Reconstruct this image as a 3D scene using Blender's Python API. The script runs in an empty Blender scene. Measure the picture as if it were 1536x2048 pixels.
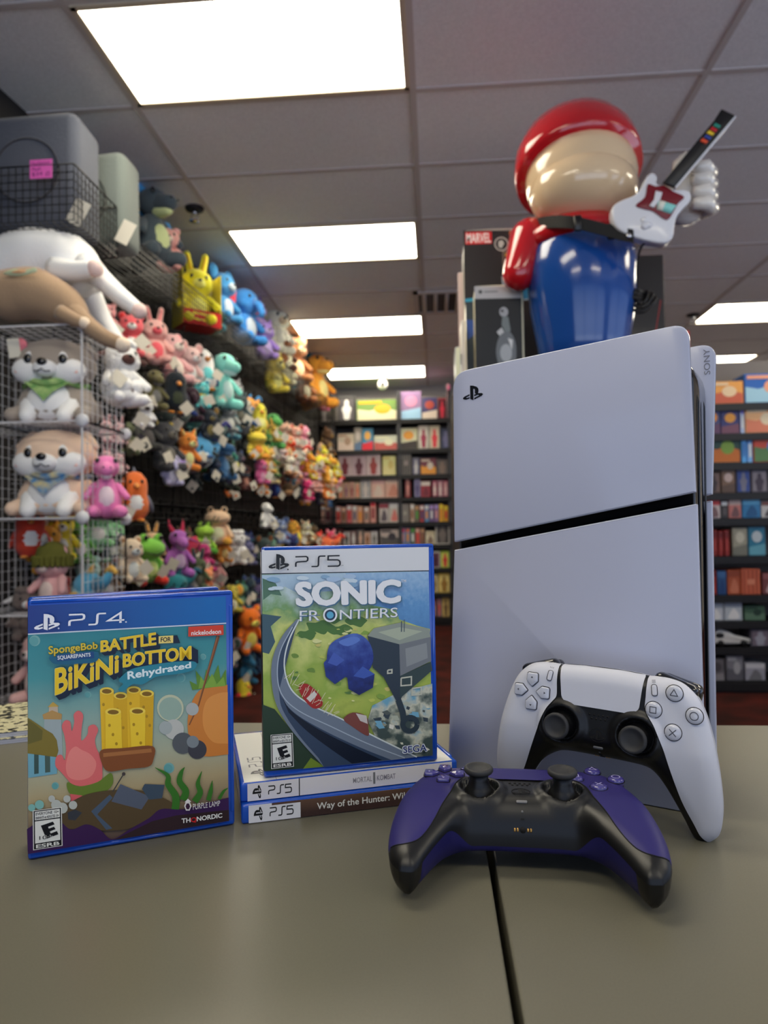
import bpy, bmesh, math, random
import numpy as np
from mathutils import Vector, Matrix
from mathutils.geometry import tessellate_polygon, delaunay_2d_cdt

random.seed(7)
SC = bpy.context.scene
COL = SC.collection
PI = math.pi

# ------------------------------------------------------------------ camera
CZ = 1.11                      # eye height; counter top lies 0.2116 below it
CT = CZ - 0.2116               # counter top
CEIL = CZ + 1.894              # ceiling
FPX, YAW, PIT, ROL = 1382.5, 0.0738, 0.0295, 0.0152
_d = np.array([-math.sin(YAW) * math.cos(PIT), math.cos(YAW) * math.cos(PIT), math.sin(PIT)])
_r = np.array([math.cos(YAW), math.sin(YAW), 0.0])
_u = np.cross(_r, _d)
_R = _r * math.cos(ROL) - _u * math.sin(ROL)
_U = _u * math.cos(ROL) + _r * math.sin(ROL)
cam_data = bpy.data.cameras.new('camera')
cam = bpy.data.objects.new('camera', cam_data)
COL.objects.link(cam)
cam.matrix_world = Matrix(((_R[0], _U[0], -_d[0], 0), (_R[1], _U[1], -_d[1], 0), (_R[2], _U[2], -_d[2], CZ), (0, 0, 0, 1)))
cam_data.sensor_fit = 'VERTICAL'
cam_data.sensor_height = 36.0
cam_data.lens = FPX / 2048 * 36.0
cam_data.clip_start = 0.02
cam_data.dof.use_dof = True
cam_data.dof.focus_distance = 0.50
cam_data.dof.aperture_fstop = 8.5
SC.camera = cam

# ------------------------------------------------------------------ world, exposure
SC.view_settings.view_transform = 'Standard'
SC.view_settings.look = 'None'
SC.view_settings.gamma = 1.0
SC.view_settings.use_curve_mapping = False
SC.view_settings.exposure = 0.0
LAMP = 11.5                      # radiance of the ceiling diffusers
DAY = 1.3                       # daylight through the shop window behind the camera
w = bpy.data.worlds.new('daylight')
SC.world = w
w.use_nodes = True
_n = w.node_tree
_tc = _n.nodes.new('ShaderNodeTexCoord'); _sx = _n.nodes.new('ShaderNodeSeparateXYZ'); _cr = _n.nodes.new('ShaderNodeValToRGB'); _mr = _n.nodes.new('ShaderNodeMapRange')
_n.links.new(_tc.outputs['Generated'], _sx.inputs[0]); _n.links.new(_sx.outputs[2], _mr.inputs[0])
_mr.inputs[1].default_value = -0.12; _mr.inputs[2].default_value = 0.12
_cr.color_ramp.elements[0].color = (1.3, 1.52, 1.95, 1)          # lower half: added bluish boost that brightens the ceiling
_cr.color_ramp.elements[1].color = (0.34, 0.45, 0.70, 1)         # sky above the horizon
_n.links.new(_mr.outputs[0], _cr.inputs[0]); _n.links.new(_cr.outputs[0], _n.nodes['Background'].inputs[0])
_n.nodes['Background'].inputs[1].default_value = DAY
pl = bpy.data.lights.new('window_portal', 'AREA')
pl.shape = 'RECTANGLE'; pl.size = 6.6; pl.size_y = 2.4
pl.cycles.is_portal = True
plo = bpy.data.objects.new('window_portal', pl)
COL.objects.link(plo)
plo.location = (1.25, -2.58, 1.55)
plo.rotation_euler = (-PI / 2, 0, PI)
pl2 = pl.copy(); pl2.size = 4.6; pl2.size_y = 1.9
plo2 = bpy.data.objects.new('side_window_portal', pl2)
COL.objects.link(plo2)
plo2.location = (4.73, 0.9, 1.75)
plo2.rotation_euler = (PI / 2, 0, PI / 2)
cy = SC.cycles
cy.use_denoising = True
cy.max_bounces = 7
cy.diffuse_bounces = 4
cy.glossy_bounces = 4
cy.transmission_bounces = 6
cy.transparent_max_bounces = 6
cy.caustics_reflective = False
cy.caustics_refractive = False
cy.sample_clamp_indirect = 6

# ------------------------------------------------------------------ sight lines -> points in the shop
def ray(px, py):
    return _d + _R * (px - 768) / FPX - _U * (py - 1024) / FPX
def on_z(px, py, z):
    v = ray(px, py); k = (z - CZ) / v[2]
    return np.array([v[0] * k, v[1] * k, z])
def on_y(px, py, y):
    v = ray(px, py); k = y / v[1]
    return np.array([v[0] * k, y, CZ + v[2] * k])
def on_plane(px, py, o, n):
    v = ray(px, py); o = np.array(o) - np.array([0, 0, CZ]); k = (n @ o) / (n @ v)
    return v * k + np.array([0, 0, CZ])
def depth_of(P):
    return float((np.asarray(P) - np.array([0, 0, CZ])) @ _d)

# ------------------------------------------------------------------ materials
def lin(c):
    out = []
    for x in c[:3]:
        x = x / 255.0
        out.append(x / 12.92 if x <= 0.04045 else ((x + 0.055) / 1.055) ** 2.4)
    return tuple(out) + (1.0,)
_mats = {}
def P(name, rgb, rough=0.5, metal=0.0, coat=0.0, spec=0.5, trans=0.0, vary=None, bump=None, sheen=0.0, emit=0.0, ior=1.45):
    if name in _mats: return _mats[name]
    m = bpy.data.materials.new(name); m.use_nodes = True
    nt = m.node_tree; b = nt.nodes['Principled BSDF']
    b.inputs['Base Color'].default_value = lin(rgb)
    b.inputs['Roughness'].default_value = rough
    b.inputs['Metallic'].default_value = metal
    b.inputs['Coat Weight'].default_value = coat
    b.inputs['Coat Roughness'].default_value = 0.08
    b.inputs['Specular IOR Level'].default_value = spec
    b.inputs['Transmission Weight'].default_value = trans
    b.inputs['IOR'].default_value = ior
    if sheen: b.inputs['Sheen Weight'].default_value = sheen
    if emit:
        b.inputs['Emission Color'].default_value = lin(rgb); b.inputs['Emission Strength'].default_value = emit
    if vary or bump:
        tc = nt.nodes.new('ShaderNodeTexCoord')
    if vary:
        sc, amt = vary[0], vary[1]
        n = nt.nodes.new('ShaderNodeTexNoise'); n.inputs['Scale'].default_value = sc; n.inputs['Detail'].default_value = 5
        nt.links.new(tc.outputs['Object'], n.inputs['Vector'])
        rp = nt.nodes.new('ShaderNodeValToRGB')
        c = lin(rgb)
        rp.color_ramp.elements[0].position = 0.3; rp.color_ramp.elements[1].position = 0.7
        c2 = lin(vary[2]) if len(vary) > 2 else tuple(min(1, x * (1 + amt)) for x in c[:3]) + (1,)
        c1 = c if len(vary) > 2 else tuple(x * (1 - amt) for x in c[:3]) + (1,)
        rp.color_ramp.elements[0].color = c1; rp.color_ramp.elements[1].color = c2
        nt.links.new(n.outputs['Fac'], rp.inputs['Fac']); nt.links.new(rp.outputs['Color'], b.inputs['Base Color'])
    if bump:
        n2 = nt.nodes.new('ShaderNodeTexNoise'); n2.inputs['Scale'].default_value = bump[0]; n2.inputs['Detail'].default_value = 3
        nt.links.new(tc.outputs['Object'], n2.inputs['Vector'])
        bp = nt.nodes.new('ShaderNodeBump'); bp.inputs['Strength'].default_value = bump[1]; bp.inputs['Distance'].default_value = bump[2] if len(bump) > 2 else 0.002
        nt.links.new(n2.outputs['Fac'], bp.inputs['Height']); nt.links.new(bp.outputs['Normal'], b.inputs['Normal'])
    _mats[name] = m
    return m
def q8(c):
    return tuple(int(max(0, min(255, round(x / 4) * 4))) for x in c[:3])
def fab(c):
    c = q8([min(246, x * 1.1 + 8) for x in c])
    return P('plush_%d_%d_%d' % c, c, rough=0.95, spec=0.15, sheen=0.25, bump=(160, 0.5, 0.004))
def card(c):
    c = q8([min(246, x * 1.1 + 6) for x in c])
    return P('print_%d_%d_%d' % c, c, rough=0.38, spec=0.4, coat=0.15)
def ink(c):
    c = q8(c)
    return P('ink_%d_%d_%d' % c, c, rough=0.32, spec=0.35)

# ------------------------------------------------------------------ tags
def tag(o, label=None, cat=None, group=None, kind=None):
    if label: o['label'] = label
    if cat: o['category'] = cat
    if group: o['group'] = group
    if kind: o['kind'] = kind
    return o
def empty(name, loc=(0, 0, 0), mw=None, label=None, cat=None, group=None, rz=0.0):
    o = bpy.data.objects.new(name, None); COL.objects.link(o)
    o.empty_display_size = 0.02
    if mw is not None: o.matrix_world = mw
    else:
        o.location = [float(x) for x in loc]; o.rotation_euler = (0, 0, rz)
    return tag(o, label, cat, group)
def frame(ex, ey, ez, o):
    ex, ey, ez = [np.asarray(a, float) for a in (ex, ey, ez)]
    return Matrix(((ex[0], ey[0], ez[0], o[0]), (ex[1], ey[1], ez[1], o[1]), (ex[2], ey[2], ez[2], o[2]), (0, 0, 0, 1)))

# ------------------------------------------------------------------ mesh collector
class MB:
    def __init__(s): s.v = []; s.f = []; s.m = []; s.sm = []; s.mats = []
    def mi(s, mat):
        if mat not in s.mats: s.mats.append(mat)
        return s.mats.index(mat)
    def add(s, vf, mat, M=None, smooth=True):
        v, f = vf
        o = len(s.v); i = s.mi(mat)
        if M is not None:
            v = [tuple(M @ Vector(p)) for p in v]
        s.v.extend([tuple(float(c) for c in p) for p in v])
        s.f.extend([tuple(o + k for k in q) for q in f])
        s.m.extend([i] * len(f)); s.sm.extend([smooth] * len(f))
        return s
    def box(s, c, d, mat, M=None):
        x, y, z = c; a, b, e = d[0] / 2, d[1] / 2, d[2] / 2
        v = [(x + i * a, y + j * b, z + k * e) for i in (-1, 1) for j in (-1, 1) for k in (-1, 1)]
        f = [(0, 1, 3, 2), (4, 6, 7, 5), (0, 4, 5, 1), (2, 3, 7, 6), (0, 2, 6, 4), (1, 5, 7, 3)]
        return s.add((v, f), mat, M, False)
    def bar(s, p0, p1, r, mat, n=4):
        return s.add(tube([p0, p1], [r, r], n), mat, None, n > 4)
    def build(s, name, parent=None):
        me = bpy.data.meshes.new(name)
        me.from_pydata(s.v, [], s.f)
        for m in s.mats: me.materials.append(m)
        me.polygons.foreach_set('material_index', s.m)
        me.polygons.foreach_set('use_smooth', s.sm)
        me.update()
        o = bpy.data.objects.new(name, me); COL.objects.link(o)
        if parent is not None: o.parent = parent
        return o

def ell(c, r, seg=14, rings=9, R=None):
    v = []; f = []
    for i in range(rings + 1):
        t = PI * i / rings
        for j in range(seg):
            a = 2 * PI * j / seg
            p = Vector((r[0] * math.sin(t) * math.cos(a), r[1] * math.sin(t) * math.sin(a), r[2] * math.cos(t)))
            if R is not None: p = R @ p
            v.append((c[0] + p[0], c[1] + p[1], c[2] + p[2]))
    for i in range(rings):
        for j in range(seg):
            a, b = i * seg + j, i * seg + (j + 1) % seg
            f.append((a, a + seg, b + seg, b))
    return v, f
def tube(pts, rad, n=8, cap=True):
    pts = [Vector(p) for p in pts]
    v = []; f = []
    prev = None
    for i, p in enumerate(pts):
        t = (pts[min(i + 1, len(pts) - 1)] - pts[max(i - 1, 0)]).normalized()
        if prev is None:
            a = Vector((0, 0, 1)) if abs(t.z) < 0.9 else Vector((1, 0, 0))
            x = t.cross(a).normalized()
        else:
            x = (prev - t * prev.dot(t)).normalized()
        prev = x
        y = t.cross(x)
        r = rad[i] if isinstance(rad, (list, tuple)) else rad
        for k in range(n):
            a = 2 * PI * (k + 0.5) / n
            v.append(tuple(p + (x * math.cos(a) + y * math.sin(a)) * r))
    for i in range(len(pts) - 1):
        for k in range(n):
            a, b = i * n + k, i * n + (k + 1) % n
            f.append((a, b, b + n, a + n))
    if cap:
        f.append(tuple(range(n - 1, -1, -1))); f.append(tuple(range((len(pts) - 1) * n, len(pts) * n)))
    return v, f
def limb(p0, p1, r0, r1, n=9):
    """rounded tapering limb"""
    p0, p1 = Vector(p0), Vector(p1); t = (p1 - p0)
    L = t.length; t = t.normalized()
    P_, R_ = [], []
    for k in range(5):
        a = -PI / 2 + PI / 2 * k / 4
        P_.append(p0 + t * r0 * math.sin(a)); R_.append(max(r0 * math.cos(a), 1e-4))
    for k in range(1, 5):
        a = PI / 2 * k / 4
        if k == 1: P_.append(p1); R_.append(r1)
        P_.append(p1 + t * r1 * math.sin(a)); R_.append(max(r1 * math.cos(a), 1e-4))
    return tube(P_, R_, n, cap=False)
def lathe(prof, n=24, c=(0, 0, 0), sx=1.0, sy=1.0):
    v = []; f = []
    for (r, z) in prof:
        for k in range(n):
            a = 2 * PI * k / n
            v.append((c[0] + r * sx * math.cos(a), c[1] + r * sy * math.sin(a), c[2] + z))
    for i in range(len(prof) - 1):
        for k in range(n):
            a, b = i * n + k, i * n + (k + 1) % n
            f.append((a, b, b + n, a + n))
    f.append(tuple(range(n - 1, -1, -1))); f.append(tuple(range((len(prof) - 1) * n, len(prof) * n)))
    return v, f
def cone(p0, p1, r0, n=8, flat=1.0):
    v, f = tube([p0, p1], [r0, r0 * 0.06], n)
    return v, f
_rb = {}
def rbox(sx, sy, sz, r, seg=2):
    k = (round(sx, 5), round(sy, 5), round(sz, 5), round(r, 5), seg)
    if k not in _rb:
        bm = bmesh.new(); bmesh.ops.create_cube(bm, size=1.0)
        for q in bm.verts: q.co = Vector((q.co.x * sx, q.co.y * sy, q.co.z * sz))
        bmesh.ops.bevel(bm, geom=list(bm.edges), offset=r, segments=seg, profile=0.5, affect='EDGES')
        bm.verts.index_update()
        _rb[k] = ([tuple(q.co) for q in bm.verts], [tuple(q.index for q in fc.verts) for fc in bm.faces]); bm.free()
    return _rb[k]
def moved(vf, c, R=None):
    if R is None: return [(p[0] + c[0], p[1] + c[1], p[2] + c[2]) for p in vf[0]], vf[1]
    return [tuple(R @ Vector(p) + Vector(c)) for p in vf[0]], vf[1]
def mapped(vf, fn):
    return [fn(*p) for p in vf[0]], vf[1]
def prism(pts, d0, d1, bevel=0.0, seg=2):
    """2-D outline (x,z) -> solid from y=d0 to y=d1, rim bevelled"""
    bm = bmesh.new()
    vs = [bm.verts.new((p[0], d0, p[1])) for p in pts]
    fc = bm.faces.new(vs)
    ret = bmesh.ops.extrude_face_region(bm, geom=[fc])
    nv = [g for g in ret['geom'] if isinstance(g, bmesh.types.BMVert)]
    for q in nv: q.co.y = d1
    bmesh.ops.recalc_face_normals(bm, faces=list(bm.faces))
    if bevel:
        ed = [e for e in bm.edges if abs(e.verts[0].co.y - e.verts[1].co.y) < 1e-7]
        bmesh.ops.bevel(bm, geom=ed, offset=bevel, segments=seg, profile=0.5, affect='EDGES')
    bmesh.ops.triangulate(bm, faces=[q for q in bm.faces if len(q.verts) > 4])
    bm.verts.index_update()
    out = ([tuple(q.co) for q in bm.verts], [tuple(q.index for q in fc.verts) for fc in bm.faces]); bm.free()
    return out
def rounded(pts, rads, n=6):
    """round the corners of a polygon"""
    out = []; N = len(pts)
    for i, p in enumerate(pts):
        r = rads[i] if isinstance(rads, (list, tuple)) else rads
        p = Vector(p[:2]); a = Vector(pts[i - 1][:2]) - p; b = Vector(pts[(i + 1) % N][:2]) - p
        if r <= 0: out.append(tuple(p)); continue
        ang = a.angle(b); t = min(r / math.tan(ang / 2), a.length * 0.49, b.length * 0.49)
        A = p + a.normalized() * t; B = p + b.normalized() * t
        for k in range(n + 1):
            s = k / n
            out.append(tuple((A * (1 - s) ** 2 + p * 2 * s * (1 - s) + B * s * s)))
    return out
def crom(pts, per=8, closed=False):
    """smooth curve through points"""
    P_ = [np.array(p, float) for p in pts]; n = len(P_); out = []
    rng = n if closed else n - 1
    for i in range(rng):
        p1, p2 = P_[i], P_[(i + 1) % n]
        p0 = P_[i - 1] if (closed or i > 0) else 2 * p1 - p2
        p3 = P_[(i + 2) % n] if (closed or i + 2 < n) else 2 * p2 - p1
        for k in range(per):
            t = k / per
            out.append(0.5 * ((2 * p1) + (-p0 + p2) * t + (2 * p0 - 5 * p1 + 4 * p2 - p3) * t * t + (-p0 + 3 * p1 - 3 * p2 + p3) * t ** 3))
    if not closed: out.append(P_[-1])
    return [tuple(p) for p in out]
def resample(pts, step):
    P_ = np.array(pts, float); seg = np.hypot(*(P_[1:] - P_[:-1]).T); s = np.concatenate([[0], np.cumsum(seg)])
    n = max(2, int(round(s[-1] / step))); t = np.linspace(0, s[-1], n + 1)
    return [(float(np.interp(a, s, P_[:, 0])), float(np.interp(a, s, P_[:, 1]))) for a in t]

# ------------------------------------------------------------------ lettering
def text_mesh(s, bold=0.0):
    cu = bpy.data.curves.new('lettering', 'FONT'); cu.body = s; cu.size = 1.0; cu.offset = bold; cu.resolution_u = 3
    ob = bpy.data.objects.new('lettering', cu); COL.objects.link(ob)
    bpy.context.view_layer.update()
    dg = bpy.context.evaluated_depsgraph_get()
    me = bpy.data.meshes.new_from_object(ob.evaluated_get(dg))
    v = [(q.co.x, q.co.y) for q in me.vertices]; f = [tuple(p.vertices) for p in me.polygons]
    bpy.data.objects.remove(ob); bpy.data.curves.remove(cu); bpy.data.meshes.remove(me)
    xs = [p[0] for p in v]; ys = [p[1] for p in v]
    x0, x1, y0, y1 = min(xs), max(xs), min(ys), max(ys)
    return [((p[0] - x0) / (x1 - x0), (p[1] - y0) / (y1 - y0)) for p in v], f
def text_quad(s, bl, br, tr, tl, bold=0.0):
    """lettering stretched into a quad of 2-D points; returns 2-D verts and faces"""
    v, f = text_mesh(s, min(bold, .012))
    k = max(0.0, bold - .012)
    if k:
        n = len(v); asp = max(1.0, 0.62 * len(s)); V, F = [], []
        for q, (dx, dy) in enumerate(((0, 0), (1, 0), (-1, 0), (0, 1), (0, -1), (.7, .7), (-.7, -.7), (.7, -.7), (-.7, .7))):
            V += [(a + dx * k * .55 / asp, b + dy * k * .55) for a, b in v]; F += [tuple(i + q * n for i in t) for t in f]
        v, f = V, F
    bl, br, tr, tl = [np.array(p, float) for p in (bl, br, tr, tl)]
    out = [tuple(bl * (1 - a) * (1 - b) + br * a * (1 - b) + tr * a * b + tl * (1 - a) * b) for a, b in v]
    return out, f, (9 if k else 1)
def ribbon(pts, wd):
    """2-D stroke as quads"""
    P_ = [np.array(p, float) for p in pts]; L, R_ = [], []
    for i, p in enumerate(P_):
        a = P_[max(i - 1, 0)]; b = P_[min(i + 1, len(P_) - 1)]
        d1 = p - a; d2 = b - p
        if i == 0: d1 = d2
        if i == len(P_) - 1: d2 = d1
        d1 = d1 / (np.hypot(*d1) + 1e-9); d2 = d2 / (np.hypot(*d2) + 1e-9)
        n1 = np.array([-d1[1], d1[0]]); n2 = np.array([-d2[1], d2[0]]); m = n1 + n2; m = m / (np.hypot(*m) + 1e-9)
        k = (wd[i] if isinstance(wd, (list, tuple)) else wd) / 2 / max(0.35, float(m @ n1))
        L.append(p + m * k); R_.append(p - m * k)
    n = len(P_)
    return [tuple(p) for p in L + R_], [(i, i + 1, n + i + 1, n + i) for i in range(n - 1)]
def poly2(pts):
    t = tessellate_polygon([[Vector((p[0], p[1], 0)) for p in pts]])
    return [tuple(p[:2]) for p in pts], [tuple(q) for q in t]
def circ(cx, cy, rx, ry=None, n=20):
    ry = rx if ry is None else ry
    return [(cx + rx * math.cos(2 * PI * k / n), cy + ry * math.sin(2 * PI * k / n)) for k in range(n)]
LOGO = [[(428, 1047), (470, 1053), (515, 1072), (535, 1095), (539, 1125), (530, 1152), (512, 1160), (490, 1150), (490, 1103), (481, 1092), (470, 1094), (470, 1228), (428, 1212)],
        [(420, 1150), (352, 1171), (330, 1189), (338, 1206), (375, 1213), (420, 1204), (420, 1186), (388, 1193), (370, 1187), (420, 1169)],
        [(480, 1164), (530, 1151), (580, 1155), (597, 1170), (580, 1188), (480, 1223), (480, 1203), (545, 1180), (530, 1171), (480, 1184)]]
def logo2(cx, cy, wd, rot=0.0):
    out = []
    for pg in LOGO:
        q = []
        for x, y in pg:
            a, b = (x - 463) / 267 * wd, -(y - 1138) / 267 * wd
            q.append((cx + a * math.cos(rot) - b * math.sin(rot), cy + a * math.sin(rot) + b * math.cos(rot)))
        out.append(poly2(q))
    return out
GLY = {'P': [(0, 1), (.86, 1), (.97, .93), (1, .78), (.97, .6), (.86, .52), (.18, .48), (.07, .42), (.04, .3), (.04, 0)],
       'S': [(0, 0), (.42, 0), (.5, .06), (.53, .2), (.55, .82), (.58, .94), (.66, 1), (1.08, 1)],
       '5': [(1, 1), (.08, 1), (.05, .62), (.82, .6), (.95, .53), (1, .4), (1, .2), (.95, .08), (.82, 0), (0, 0)],
       '4': [(1.05, .28), (0, .28), (.8, 1.0), (.8, 0)]}
def ps_word(digit, bl, br, tr, tl, st=0.13):
    bl, br, tr, tl = [np.array(p, float) for p in (bl, br, tr, tl)]
    out = []
    for k, g in enumerate(('P', 'S', digit)):
        pts = [((k * 1.22 + x * (0.95 if g != 'S' else 1.0)) / 3.42, y) for x, y in GLY[g]]
        v, f = ribbon([(x * 3.42, y) for x, y in pts], st)
        v = [(x / 3.42, y) for x, y in v]
        out.append(([tuple(bl * (1 - a) * (1 - b) + br * a * (1 - b) + tr * a * b + tl * (1 - a) * b) for a, b in v], f))
    return out
def homog(src, dst):
    A = []
    for (x, y), (u, v) in zip(src, dst):
        A.append([x, y, 1, 0, 0, 0, -u * x, -u * y, -u]); A.append([0, 0, 0, x, y, 1, -v * x, -v * y, -v])
    H = np.linalg.svd(np.array(A, float))[2][-1].reshape(3, 3)
    def fn(x, y):
        p = H @ np.array([x, y, 1.0]); return (float(p[0] / p[2]), float(p[1] / p[2]))
    return fn

# ------------------------------------------------------------------ words for labels
ORD = 'first second third fourth fifth sixth seventh eighth ninth tenth eleventh twelfth thirteenth fourteenth fifteenth sixteenth seventeenth eighteenth nineteenth twentieth'.split()
def ordw(n):
    if n < 20: return ORD[n]
    tens = {2: 'twenty', 3: 'thirty', 4: 'forty', 5: 'fifty', 6: 'sixty', 7: 'seventy'}[(n + 1) // 10]
    k = (n + 1) % 10
    return {2: 'twentieth', 3: 'thirtieth', 4: 'fortieth', 5: 'fiftieth', 6: 'sixtieth', 7: 'seventieth'}[(n + 1) // 10] if k == 0 else tens + '-' + ORD[k - 1]
CN = {'white': (235, 232, 225), 'cream': (225, 212, 175), 'yellow': (235, 205, 60), 'orange': (235, 130, 50), 'red': (205, 45, 45), 'maroon': (110, 30, 40),
      'pink': (238, 160, 165), 'magenta': (200, 50, 130), 'purple': (140, 95, 180), 'lilac': (190, 175, 215), 'blue': (60, 120, 200), 'navy': (35, 45, 90), 'sky blue': (120, 180, 220),
      'teal': (40, 120, 130), 'mint': (140, 210, 195), 'green': (80, 150, 60), 'lime': (160, 205, 70), 'olive': (120, 115, 55), 'brown': (125, 80, 50), 'tan': (195, 150, 110),
      'grey': (135, 132, 130), 'dark grey': (70, 70, 72), 'black': (25, 25, 27)}
def cname(c):
    return min(CN, key=lambda k: sum((a - b) ** 2 for a, b in zip(CN[k], c)))
# ================================================================== THE ROOM
m_ceil = P('acoustic_tile', (236, 235, 236), rough=0.95, spec=0.1, vary=(110, 0.07), bump=(420, 0.35, 0.004))
m_tbar = P('ceiling_grid_paint', (200, 192, 188), rough=0.6)
m_wall = P('grey_wall_paint', (176, 172, 172), rough=0.85, vary=(3, 0.05))
m_dark = P('dark_slat_wall', (34, 32, 32), rough=0.6, vary=(6, 0.2))
m_black = P('black_powder_coat', (22, 21, 21), rough=0.45)
m_carpet = P('maroon_carpet', (38, 23, 21), rough=0.95, spec=0.1, vary=(4.5, 0.3, (80, 32, 27)), bump=(300, 0.4))
m_counter = P('taupe_laminate', (104, 101, 87), rough=0.34, spec=0.42, vary=(900, 0.06), bump=(1500, 0.05, 0.0004))
m_edge = P('counter_edge_band', (170, 158, 130), rough=0.5)
m_white = P('white_wire_coat', (222, 222, 226), rough=0.4)

TX, TY = 1.2192, 0.6096
GX0, GY0 = -1.282, 2.911
RX0, RX1, RY0, RY1 = -2.25, 4.75, -2.6, 8.95
WT = np.array([0.0723, 0.99738, 0.0]); WN = np.array([0.99738, -0.0723, 0.0]); WO = np.array([-1.71, 3.0, 0.0])   # gridwall line
def struct(name, mb):
    o = mb.build(name); o['kind'] = 'structure'; return o
struct('floor', MB().box(((RX0 + RX1) / 2, (RY0 + RY1) / 2, -0.05), (RX1 - RX0 + .4, RY1 - RY0 + .4, 0.1), m_carpet))
struct('ceiling', MB().box(((RX0 + RX1) / 2, (RY0 + RY1) / 2, CEIL + 0.05), (RX1 - RX0 + .4, RY1 - RY0 + .4, 0.1), m_ceil))
g = MB()
for i in range(-1, 6):
    x = GX0 + TX * i
    if RX0 + .3 < x < RX1: g.box((x, (RY0 + RY1) / 2, CEIL - 0.003), (0.026, RY1 - RY0, 0.006), m_tbar)
for j in range(-9, 10):
    y = GY0 + TY * j
    if RY0 < y < RY1: g.box(((RX0 + RX1) / 2 + .1, y, CEIL - 0.0025), (RX1 - RX0 - .5, 0.026, 0.005), m_tbar)
struct('trim_1', g)
struct('wall_back', MB().box(((RX0 + RX1) / 2, RY1 + 0.05, CEIL / 2), (RX1 - RX0 + .4, 0.1, CEIL), m_wall))
sw = MB(); sy0, sy1, sz0, sz1 = -1.4, 3.2, .8, 2.7
sw.box((RX1 + .05, (RY0 + sy0) / 2, CEIL / 2), (.1, sy0 - RY0, CEIL), m_wall); sw.box((RX1 + .05, (RY1 + sy1) / 2, CEIL / 2), (.1, RY1 - sy1, CEIL), m_wall)
sw.box((RX1 + .05, (sy0 + sy1) / 2, sz0 / 2), (.1, sy1 - sy0, sz0), m_wall); sw.box((RX1 + .05, (sy0 + sy1) / 2, (sz1 + CEIL) / 2), (.1, sy1 - sy0, CEIL - sz1), m_wall)
struct('wall_right', sw)
sf = MB()
for y in (sy0 + .03, (sy0 + sy1) / 2, sy1 - .03): sf.box((RX1 + .05, y, (sz0 + sz1) / 2), (.08, .06, sz1 - sz0), m_black)
for z in (sz0 + .03, sz1 - .03): sf.box((RX1 + .05, (sy0 + sy1) / 2, z), (.08, sy1 - sy0, .06), m_black)
struct('window_2', sf)
c = WO + WT * 0.3 - WN * 0.115
struct('wall_left', MB().add(moved(rbox(0.1, 12.2, CEIL, 0.002, 1), (0, 0, CEIL / 2)), m_dark, Matrix.Translation((c[0], c[1], 0)) @ Matrix.Rotation(-math.atan2(0.0723, 0.99738), 4, 'Z'), False))
rw = MB()
wx0, wx1, wz0, wz1 = -2.05, 4.55, 0.35, 2.75
rw.box(((RX0 + wx0) / 2, RY0 - 0.05, CEIL / 2), (wx0 - RX0, 0.1, CEIL), m_wall)
rw.box(((RX1 + wx1) / 2, RY0 - 0.05, CEIL / 2), (RX1 - wx1, 0.1, CEIL), m_wall)
rw.box(((wx0 + wx1) / 2, RY0 - 0.05, wz0 / 2), (wx1 - wx0, 0.1, wz0), m_wall)
rw.box(((wx0 + wx1) / 2, RY0 - 0.05, (wz1 + CEIL) / 2), (wx1 - wx0, 0.1, CEIL - wz1), m_wall)
struct('wall_front', rw)
wf = MB()
for x in (wx0 + .03, (2 * wx0 + wx1) / 3, (wx0 + 2 * wx1) / 3, wx1 - .03): wf.box((x, RY0 - .05, (wz0 + wz1) / 2), (0.06, 0.08, wz1 - wz0), m_black)
for z in (wz0 + .03, wz1 - .03): wf.box(((wx0 + wx1) / 2, RY0 - .05, z), (wx1 - wx0, 0.08, 0.06), m_black)
struct('window_1', wf)

# ------------------------------------------------------------------ ceiling lights
m_lamp = bpy.data.materials.new('lit_diffuser'); m_lamp.use_nodes = True
nt = m_lamp.node_tree; nt.nodes.clear()
em = nt.nodes.new('ShaderNodeEmission'); em.inputs[0].default_value = (1.0, 0.91, 0.72, 1); em.inputs[1].default_value = LAMP
nt.links.new(em.outputs[0], nt.nodes.new('ShaderNodeOutputMaterial').inputs[0])
m_frame = P('light_frame_paint', (205, 190, 165), rough=0.5)
where = {(0, -1): 'lit ceiling panel directly above the grey pillows and plush wall, largest in view',
         (0, 2): 'lit ceiling panel second along the plush aisle, beside the dome sprinkler',
         (0, 5): 'lit ceiling panel third along the plush aisle, above the orange dragon plush',
         (0, 8): 'lit ceiling panel furthest down the plush aisle, just before the white dome camera',
         (3, 5): 'lit ceiling panel over the side game shelves, beside the small sprinkler',
         (3, 8): 'lit ceiling panel deepest over the side game shelves, small sliver in view'}
where[(0, 8)] = 'lit ceiling panel at the end of the plush aisle, just before the white dome camera'
for (i, j) in [(0, -1), (0, 2), (0, 5), (0, 8), (3, 5), (3, 8), (3, 2), (3, -1), (0, -4), (3, -4), (0, -7), (2, -7)]:
    x0, y0 = GX0 + TX * i, GY0 + TY * j
    t = empty('ceiling_light', (x0 + TX / 2, y0 + TY / 2, CEIL), label=where.get((i, j), 'lit ceiling panel of the same row, out of sight from the counter'), cat='ceiling light', group='fluorescent ceiling panels')
    f = MB(); w_ = 0.022
    for (cx, cy_, dx, dy) in ((0, -TY / 2 + .024, TX - .03, w_), (0, TY / 2 - .024, TX - .03, w_), (-TX / 2 + .024, 0, w_, TY - .03), (TX / 2 - .024, 0, w_, TY - .03)):
        f.box((cx, cy_, -0.006), (dx, dy, 0.012), m_frame)
    f.build('light_frame', t)
    MB().box((0, 0, -0.004), (TX - .07, TY - .07, 0.006), m_lamp).build('diffuser', t)

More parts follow.
